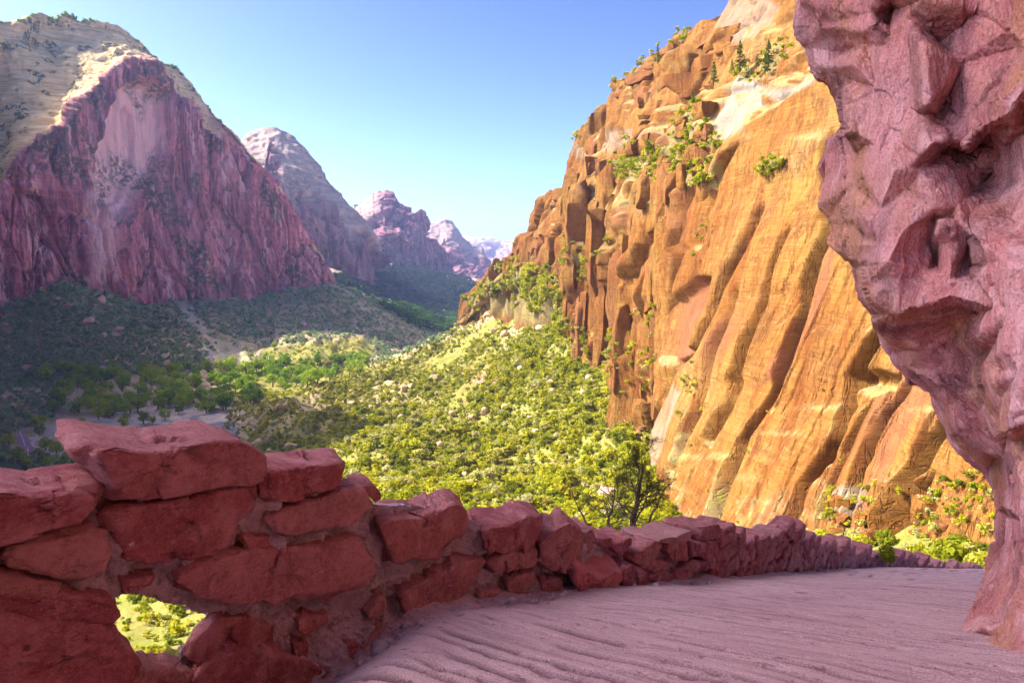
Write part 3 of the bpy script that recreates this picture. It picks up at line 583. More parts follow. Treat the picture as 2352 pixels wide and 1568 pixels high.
# ---- broken pillars and ledge blocks standing out of the cliff, part of the same rock
def _cut(V, c, rg, n, lo, hi):
    for _ in range(n):
        nv = rg.normal(size=3); nv[2] *= .6; nv /= np.linalg.norm(nv); h = (V - c) @ nv; e = np.maximum(h - h.max() * rg.uniform(lo, hi), 0); V = V - e[..., None] * nv
    return V
def block(rg, w, t, h, n=13):
    """subdivided box with flat breaks, standing on z = 0"""
    g = np.linspace(-1, 1, n); a, b_ = np.meshgrid(g, g); one = np.ones_like(a); F_ = []
    for A in ((a, b_, one), (a, -b_, -one), (one, a, b_), (-one, -a, b_), (-a, one, b_), (a, -one, b_)): F_.append(np.stack(A, -1).reshape(-1, 3))
    V = np.concatenate(F_); Q = np.concatenate([gridq(n, n) + k * n * n for k in range(6)])
    V = V * np.array((w / 2, t / 2, h / 2)); tp = 1 - rg.uniform(0, .22) * (V[:, 2:] / h + .5); V[:, :2] *= tp
    V = _cut(V, np.zeros(3), rg, 16, .60, .93); V = V + (.05 * w * fbm(V / (w * .5) + rg.uniform(0, 40), 3, 8))[:, None] * V / (np.linalg.norm(V, axis=1, keepdims=True) + 1e-6); V[:, 2] += h / 2; V[:, 0] += V[:, 2] * rg.uniform(-.03, .12)
    return V, Q
_rg = np.random.default_rng(909); bv = []; bq = []; bo = 0; bm = []
def scatter_blocks(poly, n, wr, hr, embed, tmin, flat=False):
    global bo
    m = inpoly(CL['U'], CL['V'], poly) & (CL['T'] > tmin); k = np.argwhere(m)
    if not len(k): return
    k = k[_rg.integers(0, len(k), n)]
    for i, j in k:
        p = CL['P'][i, j]; nn = CL['N'][i, j]; w = _rg.uniform(*wr); h = w * _rg.uniform(*hr); t = w * _rg.uniform(.7, 1.2)
        V, Q = block(_rg, w, t, h); az = math.atan2(nn[1], nn[0]) + math.pi / 2 + _rg.uniform(-.4, .4); c_, s_ = math.cos(az), math.sin(az)
        V = np.stack((V[:, 0] * c_ - V[:, 1] * s_, V[:, 0] * s_ + V[:, 1] * c_, V[:, 2]), -1) + p - np.array((nn[0], nn[1], 0)) * t * embed - np.array((0, 0, h * .5))
        V = V + (.035 * w * fbm(V / (w * .35), 3, 5))[:, None] * np.array((nn[0], nn[1], 0))
        bv.append(V); bq.append(Q + bo); bo += len(V); bm.append(np.broadcast_to(np.array((0, 0, _rg.uniform(-.2, .6) if _rg.random() < .5 else 0)).clip(0, 1), (len(V), 3)))
scatter_blocks([(1190,590),(1300,560),(1320,640),(1240,630),(1200,620)], 34, (7, 15), (1.6, 3.6), .28, 1.0)
scatter_blocks([(1290,640),(1340,620),(1350,820),(1300,740)], 24, (6, 12), (2.2, 5), .25, 2.0)
scatter_blocks([(1300,460),(1420,400),(1440,800),(1340,820)], 70, (6, 15), (2, 5), .36, 1.0)
scatter_blocks([(1420,480),(1600,420),(1560,620),(1480,860),(1420,840)], 50, (5, 12), (2, 5), .38, 2.0)
scatter_blocks([(1480,330),(1560,270),(1650,240),(1660,430),(1560,470),(1460,470)], 60, (5, 10), (.7, 1.6), .25, 1.0)
scatter_blocks([(1310,340),(1400,260),(1410,400),(1320,480)], 26, (8, 18), (1, 3), .36, 1.0)
scatter_blocks([(1405,215),(1600,85),(1660,50),(1690,110),(1640,190),(1420,300)], 40, (14, 34), (.16, .42), .40, 1.02)
scatter_blocks([(1130,640),(1200,560),(1225,600),(1160,650)], 18, (8, 16), (.9, 2.4), .3, 1.0)
scatter_blocks([(1230,760),(1340,800),(1500,900),(1500,1100),(1400,1080),(1230,900)], 22, (4, 9), (1, 2.4), .2, 3.2)
scatter_blocks([(1900,1160),(2100,1120),(2280,1200),(2280,1300),(1900,1280)], 30, (2, 4.5), (.5, 1.2), .3, 3.0)
o = link('cliff_blocks', mesh_from('cliff_blocks', np.concatenate(bv), np.concatenate(bq), M['gold'], np.concatenate(bm), flat=True)); tag(o, 'broken pillars and ledges of the golden cliff', 'cliff', kind='structure')
# ------------------------------------------------------------------ paved path, wall, overhang
WL = np.array([(-500,1.75),(-250,2.2),(0,2.75),(250,3.05),(450,3.45),(650,4.05),(870,4.9),(1100,6.3),(1300,7.7),(1480,9.2),(1690,11.8),(1850,15),(1990,20),(2120,27),(2260,36.5),(2330,44)], float)
_wu = np.linspace(-500, 2330, 1200); _wd = np.interp(_wu, WL[:, 0], WL[:, 1])
for _ in range(60): _wd[1:-1] = (_wd[:-2] + 2 * _wd[1:-1] + _wd[2:]) / 4
def Dw(u): return np.interp(u, _wu, _wd)
def pathz(x, y):
    z = -.548 - .0286 * x - .342 * y
    t = np.minimum(y - 2.6, 0)
    return z - .0026 * np.maximum(y - 18, 0) ** 2 - np.where(y < 2.6, .20 * (2.6 - y), 0) - .42 * smooth(-.4, -1.3, x) * smooth(6, 4.2, y)
wx = (_wu - CU) / F * _wd; wy = _wd
wallxy = np.stack((wx, wy), -1); wt = np.gradient(wallxy, axis=0); wt /= np.linalg.norm(wt, axis=1, keepdims=True); wn = np.stack((-wt[:, 1], wt[:, 0]), -1)
wst = np.r_[0, np.cumsum(np.hypot(*np.diff(wallxy, axis=0).T))]
def wall_frame(u):
    t = np.array([np.interp(u, _wu, wt[:, 0]), np.interp(u, _wu, wt[:, 1])]); t /= np.linalg.norm(t)
    return np.array((t[0], t[1], 0)), np.array((-t[1], t[0], 0))
# path: a sheet from under the wall to under the overhang
sp = np.concatenate((np.linspace(-6, 0, 40, endpoint=False), wst[0] + np.linspace(0, 14, 620, endpoint=False), np.linspace(14, wst[-1], 260)))
bx = np.interp(sp, wst, wx); by = np.interp(sp, wst, wy); ext = np.minimum(sp, 0)
bx = bx + ext * wt[0, 0]; by = by + ext * wt[0, 1]
bt = np.stack((np.interp(sp, wst, wt[:, 0]), np.interp(sp, wst, wt[:, 1])), -1); bt = np.apply_along_axis(lambda c: np.convolve(np.pad(c, 40, 'edge'), np.ones(81) / 81, 'valid'), 0, bt); bt /= np.linalg.norm(bt, axis=1, keepdims=True)
wd_ = np.concatenate((np.linspace(-.5, 0, 10, endpoint=False), np.linspace(0, 5.4, 330)))
PX = bx[:, None] + bt[:, 1][:, None] * wd_; PY = by[:, None] - bt[:, 0][:, None] * wd_
PZ = pathz(PX, PY)
ca, sa = math.cos(math.radians(60)), math.sin(math.radians(60))
qa = PX * ca - PY * sa; qb = PX * sa + PY * ca
g = vnoise(np.stack((qa * .8, qb * 12 + 1.1 * fbm(np.stack((PX, PY, PX * 0), -1), 2, 90), qa * 0), -1), 91)
g2 = vnoise(np.stack((qa * .9, qb * 24, qa * 0 + 5), -1), 92)
pit = smooth(.35, .7, fbm(np.stack((qa * 7, qb * 16, qa * 0), -1), 3, 93))
gm = smooth(.25, .9, wd_)[None]
_p3 = np.stack((PX, PY, PX * 0), -1)
ph = qb * 40 + 2.6 * fbm(np.stack((qa * .5, qb * 1.6, qa * 0), -1), 3, 97) + 1.2 * fbm(_p3 * 3, 2, 99)
groove = smooth(-.2, -.85, np.sin(ph)) * smooth(-.45, .25, vnoise(np.stack((qa * 1.1, qb * 6, qa * 0 + 3), -1), 98)) * (.55 + .45 * smooth(-.2, .3, fbm(_p3 * 1.1, 2, 100)))
groove = groove * gm
PZ = PZ + .03 * fbm(_p3 * .8, 3, 94) - .022 * groove - gm * (.008 * smooth(.1, .7, -g) + .004 * g2 + .012 * pit)
PZ = PZ + .045 * smooth(.3, -.1, wd_)[None] * (1 + fbm(np.stack((PX * 3, PY * 3, PX * 0), -1), 3, 95))
o = link('path', mesh_from('path', np.stack((PX, PY, PZ), -1), gridq(*PX.shape), M['path'], np.repeat(groove[..., None], 3, -1))); tag(o, 'grooved pinkish paved trail', 'path', kind='structure')
# bank that carries the path: drops from the outer edge to the slope below
bk = np.array([(0, 0), (.25, -.5), (.6, -1.6), (1.3, -4), (2.6, -8), (5, -13)])
BX = bx[:, None] - bt[:, 1][:, None] * (bk[:, 0] + .42); BY = by[:, None] + bt[:, 0][:, None] * (bk[:, 0] + .42); BZ = pathz(bx, by)[:, None] - .08 + bk[:, 1]
ii = np.linspace(0, 5, 60); BX, BY, BZ = [np.apply_along_axis(lambda c: np.interp(ii, range(6), c), 1, a) for a in (BX, BY, BZ)]
Pb = np.stack((BX, BY, BZ), -1); Pb = Pb + (fbm(Pb * 1.1, 4, 96) * .35 * smooth(0, .6, ii)[None])[..., None] * S3(.4, .4, .8)
o = link('path_bank', mesh_from('path_bank', Pb[:, ::-1], gridq(*BX.shape), M['ground'], np.zeros(BX.shape + (3,)))); tag(o, 'stony bank under the outer edge of the trail', 'bank', kind='structure')

# ---- stones
def radial(poly, n):
    poly = np.array(poly, float); th = np.linspace(0, 2 * math.pi, n, endpoint=False); r = np.zeros(n)
    a = poly; b = np.roll(poly, -1, 0)
    for k, t in enumerate(th):
        d = np.array((math.cos(t), math.sin(t)))
        e = b - a; den = d[0] * e[:, 1] - d[1] * e[:, 0]
        with np.errstate(divide='ignore', invalid='ignore'):
            s = (a[:, 0] * e[:, 1] - a[:, 1] * e[:, 0]) / den; w = (a[:, 0] * d[1] - a[:, 1] * d[0]) / den
        ok = (np.abs(den) > 1e-12) & (w >= -1e-9) & (w <= 1 + 1e-9) & (s > 0); r[k] = s[ok].max() if ok.any() else .05
    return th, r
def stone_mesh(poly2, T, seed, rise=0.0, n=112, rough=1.0, rc=.10, chips=14, slant=0.0):
    """block from a front outline (metres, around its middle) and a thickness; returns vertices in (along, up, in) axes and faces"""
    rg = np.random.default_rng(seed); poly2 = np.array(poly2, float)
    th, r = radial(poly2, n); L = np.sqrt(abs(.5 * np.sum(poly2[:, 0] * np.roll(poly2[:, 1], -1) - np.roll(poly2[:, 0], -1) * poly2[:, 1])))
    r = (np.roll(r, 1) + 2 * r + np.roll(r, -1)) / 4
    rc_ = rc * min(L, T)
    prof = [(x, 0.0, 0) for x in np.linspace(0.03, 1, 15)]
    for k in range(1, 7):
        a = k / 6 * math.pi / 2; prof.append((1, rc_ * (1 - math.cos(a)), rc_ * math.sin(a) - rc_))
    prof = [(x, 0, -rc_ * x) for x in np.linspace(.03, 1, 15)] + [(1, rc_ * (1 - math.cos(k / 6 * math.pi / 2)), -rc_ * (1 - math.sin(k / 6 * math.pi / 2))) for k in range(1, 7)]
    prof += [(1, rc_ + (T - 2 * rc_) * k / 12, 0) for k in range(1, 13)]
    prof += [(1, T - rc_ * (1 - math.sin(k / 5 * math.pi / 2)), -rc_ * (1 - math.cos(k / 5 * math.pi / 2))) for k in range(1, 6)] + [(x, T, -rc_ * x) for x in (.75, .4, .05)]
    V = []
    for k_, d, off in prof:
        rr = np.maximum(r * k_ + off, .002); ti = 1 - slant * d
        V.append(np.stack((np.cos(th) * rr * ti, np.sin(th) * rr * ti + rise * d, np.full(n, d)), -1))
    V = np.array(V); m = len(prof)
    c = np.array((0, rise * T / 2, T / 2))
    for _ in range(chips):          # flat breaks
        nv = rg.normal(size=3); nv[2] = -abs(nv[2]) * .8 if rg.random() < .75 else nv[2]; nv /= np.linalg.norm(nv)
        h = (V - c) @ nv; lim = h.max() * rg.uniform(.87, .98); e = np.maximum(h - lim, 0); V = V - (e * .92)[..., None] * nv
    off = rg.uniform(-50, 50, 3)
    nn = V - c; nn /= np.linalg.norm(nn, axis=-1, keepdims=True) + 1e-9
    q = V / L + off
    w1, w2, wi = worley(q * S3(2.2, 3.4, 2.2) + .25 * fbm(q * 3, 2, seed % 50)[..., None], 7)
    fo_, fg_ = facet(q * S3(1.7, 2.3, 1.7), 17)
    a = L * rough * (.026 * fbm(q * 2.2, 4, 3) + .19 * fo_ - .02 * smooth(.05, 0, fg_) + .012 * (wi - .5) + .012 * fbm(q * 14, 3, 4) + .022 * fbm(q * S3(1.5, 12, 1.5), 3, 5) - .018 * smooth(.05, 0, w2 - w1))
    V = V + nn * a[..., None]
    i = np.arange(m * n).reshape(m, n); j = np.roll(i, -1, 1)
    Q = np.stack((i[:-1], i[1:], j[1:], j[:-1]), -1).reshape(-1, 4)[:, ::-1]
    tri = [(i[0, k], j[0, k], m * n) for k in range(n)] + [(j[-1, k], i[-1, k], m * n + 1) for k in range(n)]
    V = np.concatenate((V.reshape(-1, 3), V[0].mean(0, keepdims=True), V[-1].mean(0, keepdims=True)))
    return V, Q, np.array(tri)
def place_stone(name, poly, T, seed, parent, mat, fwd=0.0, rise=0.0, **kw):
    poly = np.array(poly, float); cu = poly[:, 0].mean(); P3 = W(poly[:, 0], poly[:, 1], Dw(poly[:, 0]) - fwd)
    c = P3.mean(0); e1, e3 = wall_frame(cu); vw = np.array(((cu - CU) / F, 1, 0)); wv = float(np.interp(cu, (1250, 1600), (.75, .12))); e3 = wv * vw / np.linalg.norm(vw) + (1 - wv) * e3; e3 /= np.linalg.norm(e3); e2 = np.array((0, 0, 1.0))
    p2 = np.stack(((P3 - c) @ e1, (P3 - c) @ e2), -1) * 1.01
    V, Q, tr = stone_mesh(p2, T, seed, rise, **kw)
    Vw = V[:, :1] * e1 + V[:, 1:2] * e2 + V[:, 2:] * e3
    o = link(name, mesh_from(name, Vw, Q, mat, None, tr), parent, tuple(c)); return o
def c1(*p): return [(x / 2.5255, y / 2.5255 + 947.3) for x, y in p]
def c2(*p): return [(x / 2.5255 + 490, y / 2.5255 + 947.3) for x, y in p]
def c3(*p): return [(x / 4 + 1061.7, y / 4 + 1061.7) for x, y in p]
wall = empty('stone_wall', (0, 0, 0)); tag(wall, 'low wall of rough red sandstone blocks set in lumpy mortar along the trail edge', 'wall')
STONES = [ # outline, thickness, rise, forward
 (c1((-250,500),(0,470),(200,478),(400,450),(560,432),(612,455),(625,505),(590,560),(520,640),(350,690),(0,795),(-250,830)), .5, 0, .03),
 (c1((445,330),(452,190),(500,150),(620,205),(760,228),(920,230),(1060,205),(1250,165),(1400,170),(1500,270),(1595,330),(1480,398),(1200,452),(900,518),(720,545),(650,525),(590,390),(500,358)), .62, 0, .06),
 (c1((15,800),(300,710),(520,682),(620,722),(645,800),(630,900),(540,952),(380,988),(200,942),(60,925),(-10,880)), .3, 0, .0),
 (c1((-260,870),(10,800),(-10,900),(60,935),(-260,940)), .3, 0, .0),
 (c1((600,625),(700,565),(900,540),(1200,478),(1400,425),(1490,405),(1475,520),(1412,560),(1370,640),(1340,740),(1250,840),(1000,880),(730,872),(690,790),(640,690)), .34, 0, .02),
 (c1((-260,950),(100,948),(330,995),(352,1030),(250,1080),(0,1062),(-260,1050)), .28, 0, -.01),
 (c1((-260,1070),(0,1070),(350,1038),(640,1075),(692,1110),(692,1195),(600,1225),(350,1202),(-60,1170),(-260,1165)), .26, 0, .01),
 (c1((-260,1175),(-60,1182),(200,1198),(450,1228),(600,1235),(640,1310),(720,1390),(760,1500),(750,1640),(400,1760),(-260,1760)), .34, 0, .05),
 (c1((705,978),(915,932),(892,1012),(722,1062)), .16, 0, .0),
 ([(378,1330),(460,1296),(560,1272),(700,1252),(850,1240),(878,1264),(872,1300),(822,1352),(740,1382),(640,1400),(540,1386),(420,1372),(375,1348)], .28, 0, .05),
 (c2((300,592),(600,512),(760,445),(900,442),(960,560),(840,632),(600,692),(362,745),(318,700)), .3, 0, .02),
 (c2((265,470),(300,380),(350,335),(560,315),(760,285),(832,275),(836,365),(790,422),(600,482),(480,520),(285,522)), .42, 0, .02),
 (c2((800,432),(930,415),(985,490),(940,522),(890,470)), .3, 0, -.12),
 ([(868,1205),(905,1192),(960,1190),(1005,1172),(1070,1152),(1092,1180),(1094,1215),(1062,1244),(1000,1270),(880,1302),(862,1245)], .5, 0, .05),
 ([(886,1402),(896,1374),(960,1342),(1060,1292),(1120,1280),(1126,1312),(1082,1360),(1002,1402),(930,1426)], .3, 0, .06),
 (c2((868,1195),(1000,1052),(1012,1110),(990,1182)), .16, 0, .02),
 (c2((470,1250),(490,1200),(672,1170),(682,1222),(520,1292)), .16, 0, .02),
 (c1((1080,1440),(1110,1350),(1270,1188),(1450,1192),(1600,1250),(1640,1380),(1350,1405),(1150,1505)), .12, 0, .02),
 (c1((735,1600),(830,1482),(1000,1492),(1135,1516),(1140,1700),(735,1720)), .2, 0, .05),
 (c1((1130,1560),(1200,1450),(1350,1402),(1600,1402),(1900,1500),(2010,1640),(1600,1760),(1130,1740)), .3, 0, .12),
 (c2((850,1342),(1000,1242),(1062,1262),(1132,1352),(950,1422),(842,1442)), .22, 0, .08),
 (c2((468,1352),(562,1340),(545,1422),(480,1432)), .15, 0, .05),
 (c2((690,1382),(850,1332),(862,1402),(760,1432)), .15, 0, .06),
 (c2((152,722),(332,722),(332,802),(202,832)), .15, 0, -.02),
 (c3((140,615),(300,602),(450,572),(600,495),(790,500),(806,560),(722,642),(702,702),(650,822),(250,882),(192,800),(150,692)), .6, 0, .03),
 (c3((222,1062),(250,902),(450,832),(700,792),(726,872),(652,962),(500,982),(330,1022)), .3, 0, .02),
 (c3((708,702),(830,642),(1000,562),(1112,622),(1136,782),(1122,882),(1000,1002),(900,992),(722,1002)), .5, 0, .04),
 (c3((1132,642),(1216,612),(1222,742),(1192,822),(1132,832)), .5, 0, -.15),
 (c3((1242,705),(1400,692),(1402,782),(1330,802),(1242,762)), .5, 0, -.2),
 (c3((1392,762),(1560,682),(1572,762),(1482,882),(1400,822)), .5, 0, -.1),
 (c3((1532,842),(1650,802),(1852,692),(1872,762),(1852,852),(1700,982),(1600,932),(1540,902)), .6, 0, .0),
 (c3((1720,690),(1862,735),(2080,645),(2166,605),(2162,690),(2100,722),(1880,742),(1740,720)), .6, 0, -.02),
 (c3((1872,745),(2112,722),(2112,882),(1950,922),(1872,802)), .5, 0, .0),
 (c3((2162,605),(2352,562),(2402,642),(2382,702),(2202,722)), .6, 0, -.05),
 (c3((2110,740),(2190,720),(2200,860),(2120,880)), .4, 0, .0),
 (c3((2200,730),(2390,710),(2380,880),(2210,890)), .4, 0, .03),
 (c3((1702,1062),(1852,992),(1962,1042),(1972,1092),(1802,1102)), .3, 0, .08),
 (c3((1992,1142),(2002,1002),(2182,902),(2202,962),(2082,1082)), .3, 0, .08),
 (c3((2190,922),(2332,872),(2352,962),(2202,1002)), .3, 0, .08),
 (c3((402,1082),(682,1002),(712,1082),(500,1202),(422,1182)), .2, 0, .0),
 (c3((132,1222),(182,1182),(400,1202),(382,1302),(152,1302)), .2, 0, .03),
 (c3((722,1102),(922,1062),(932,1152),(752,1232)), .2, 0, .03),
 (c3((1600,940),(1790,900),(1920,910),(1900,980),(1720,1010)), .3, 0, -.03),
]
for k, (poly, T, rise, fwd) in enumerate(STONES):
    place_stone('stone', poly, T, 100 + k, wall, M['stone'], fwd + .03, rise, rc=.075 if T > .3 else .11)
# farther courses, set one by one along the curving wall
far_top = [(1650,1228),(1690,1222),(1780,1242),(1795,1220),(1850,1221),(1872,1236),(1935,1242),(1990,1264),(2060,1272),(2150,1294),(2260,1301),(2330,1312)]
k = 0
for c in (0, 1, 2):
    u = 1655 + 9 * c
    while u < 2290:
        du = 1.0 / max(1e-3, float(np.interp(u + 2, _wu, wst) - np.interp(u, _wu, wst)) / 2); D = float(Dw(u))
        if c == 2 and D > 17: break
        nc = 3 if D < 17 else 2; wpx = RNG.uniform(.38, .8) * du * (1 if D < 20 else 1.5); uc = u + wpx / 2
        zt = float(W(uc, np.interp(uc, *zip(*far_top)), Dw(uc))[2]); xb, yb = np.interp(uc, _wu, wx), np.interp(uc, _wu, wy); zb = float(pathz(xb, yb)) - .02; H = max(.4, zt - zb)
        cut = [0, .36, .68, 1] if nc == 3 else [0, .5, 1, 1]; lo = zb + H * cut[c] + RNG.uniform(-.03, .03); hi = zb + H * cut[c + 1] + RNG.uniform(-.03, .05) + (RNG.uniform(-.16, .16) if c == nc - 1 else 0)
        w = wpx * 1.06; pl = []; tl = RNG.uniform(-.1, .1)
        for (a, b_) in ((-.5, .06), (-.5, .5), (-.49, .93), (-.2, 1.0), (.2, 1.0), (.49, .95), (.5, .5), (.49, .05), (.1, 0)):
            uu = uc + (a + RNG.uniform(-.04, .04)) * w; zz = lo + (hi - lo) * (b_ + tl * a + RNG.uniform(-.04, .04)); d = float(Dw(uu)); pv = PIX(np.array(((uu - CU) / F * d, d, zz))); pl.append((float(pv[0]), float(pv[1])))
        place_stone('stone', pl, RNG.uniform(.4, .6) if c == nc - 1 else .34, 300 + k, wall, M['stone'], RNG.uniform(-.03, .07) + (.06 if c == 0 else 0), 0, n=56, rc=.15, rough=1.0, chips=6); k += 1
        u += wpx
# the hundred stones that show largest stay single parts; the small far ones become one part
import bmesh
_st = sorted([o for o in wall.children if o.name.startswith('stone')], key=lambda o: -max(o.dimensions.x, o.dimensions.z, .1) * max(o.dimensions.z, .1) / max(o.location.y, 1) ** 2 if o.location.y > 0 else 0)
_bm = bmesh.new()
for o in _st[99:]:
    me = o.data; me.transform(__import__('mathutils').Matrix.Translation(o.location)); _bm.from_mesh(me); bpy.data.objects.remove(o); bpy.data.meshes.remove(me)
me = bpy.data.meshes.new('stone'); _bm.to_mesh(me); _bm.free(); me.materials.append(M['stone']); tag(link('stone', me, wall), kind='stuff')
# mortar core
su_ = np.linspace(-480, 2320, 1500); hv = np.linspace(0, 1, 150)
mtop = [(-500,1180),(-60,1165),(230,1178),(262,1190),(330,1150),(600,1105),(640,1125),(830,1112),(860,1160),(1080,1172),(1100,1205),(1250,1192),(1330,1245),(1440,1262),(1560,1255),(1680,1252),(1780,1266),(1990,1286),(2130,1302),(2260,1314),(2330,1324)]
mu, mh = np.meshgrid(su_, hv)
vt = np.interp(mu, *zip(*mtop)); dd = Dw(mu); zt = W(mu, vt, dd)[..., 2]; xx = (mu - CU) / F * dd; zb = pathz(xx, dd) - .15
zz = zt + (zb - zt) * mh; Pm = np.stack((xx, dd, zz), -1); pu, pv = PIX(Pm)
nx = np.interp(mu, _wu, wn[:, 0]); ny = np.interp(mu, _wu, wn[:, 1]); NN = np.stack((nx, ny, nx * 0), -1)
nzz = fbm(Pm * 5, 5, 120)
hole = c1((672,1098),(760,1092),(830,1080),(930,1092),(1130,1136),(1330,1196),(1240,1290),(1150,1350),(1125,1440),(1190,1520),(1000,1520),(760,1540),(730,1400),(610,1300),(600,1225),(690,1205))
keep = ~inpoly(pu + 5 * fbm(Pm * 9, 3, 121), pv + 7 * fbm(Pm * 9 + 4, 3, 122), hole)
footb = smooth(.62, 1.0, mh) * (.20 + .10 * nzz)
front = Pm + NN * (.095 - .07 * nzz + .03 * fbm(Pm * 22, 3, 123) - footb)[..., None]; front[..., 2] += .02 * fbm(Pm * 8, 3, 124)
nearhole = np.exp(-((mu - 390) / 330.) ** 2)
back = Pm + NN * (.40 - .30 * nearhole + .03 * nzz)[..., None]
nr, ncol = mu.shape; idx = np.arange(nr * ncol).reshape(nr, ncol); off = nr * ncol
cell = keep[:-1, :-1] & keep[1:, 1:] & keep[1:, :-1] & keep[:-1, 1:]
a0, b0, c0, d0 = idx[:-1, :-1], idx[1:, :-1], idx[1:, 1:], idx[:-1, 1:]
Q = [np.stack((a0, b0, c0, d0), -1)[cell], np.stack((d0, c0, b0, a0), -1)[cell] + off]
pc = np.pad(cell, 1)
for (dy, dx, e0, e1) in ((-1, 0, d0, a0), (1, 0, b0, c0), (0, -1, a0, b0), (0, 1, c0, d0)):
    bd = cell & ~pc[1 + dy:1 + dy + cell.shape[0], 1 + dx:1 + dx + cell.shape[1]]
    x, y = e0[bd], e1[bd]; Q.append(np.stack((x, x + off, y + off, y), -1)[:, ::-1])
link('mortar', mesh_from('mortar', np.concatenate((front.reshape(-1, 3), back.reshape(-1, 3))), np.concatenate(Q), M['mortar']), wall)
# loose boulders at the foot of the wall
b1 = place_stone('boulder', c3((1035,1000),(1085,930),(1200,1040),(1290,1090),(1390,1010),(1482,960),(1490,1190),(1300,1255),(1100,1240),(1040,1110)), .62, 501, None, M['lichen'], .30, .30, rc=.14, chips=6)
tag(b1, 'loose red boulder with dark lichen on its top at the foot of the wall', 'boulder')
b2 = place_stone('boulder', c3((1482,980),(1550,930),(1600,985),(1690,1005),(1698,1100),(1682,1252),(1500,1242)), .34, 502, None, M['stone'], .26, .05, rc=.16, chips=8)
tag(b2, 'small jagged pinkish rock beside the lichen boulder', 'boulder')

# ---- overhanging rock on the right
SIL = [(1800,-2600,5.6),(1835,-700,6.0),(1832,-200,6.3),(1830,0,6.6),(1820,60,6.7),(1832,90,6.75),(1850,110,6.8),(1860,150,6.85),(1875,180,6.9),(1898,196,7.0),(1920,232,7.1),(1932,280,7.2),(1922,305,7.2),(1900,320,7.1),(1893,350,7.1),(1880,392,7.0),(1896,412,7.0),(1884,470,7.0),(1908,505,7.0),(1912,530,7.0),(1904,562,6.9),(1932,585,6.9),(1964,612,6.9),(1968,650,6.9),(1972,682,6.9),(2003,722,6.9),(2006,748,6.9),(2040,812,7.0),(2078,858,7.1),(2085,882,7.1),(2108,888,7.2),(2130,900,7.2),(2158,950,7.2),(2182,1008,7.3),(2200,1040,7.3),(2228,1060,7.3),(2266,1088,7.3),(2286,1122,7.2),(2290,1170,7.1),(2290,1240,6.8),(2272,1262,6.5),(2262,1330,6.0),(2250,1370,5.7),(2238,1410,5.4),(2222,1450,5.0),(2210,1490,4.62),(2216,1530,4.05),(2262,1570,3.5),(2325,1640,3.0),(2330,1800,2.6),(2330,2600,1.9)]
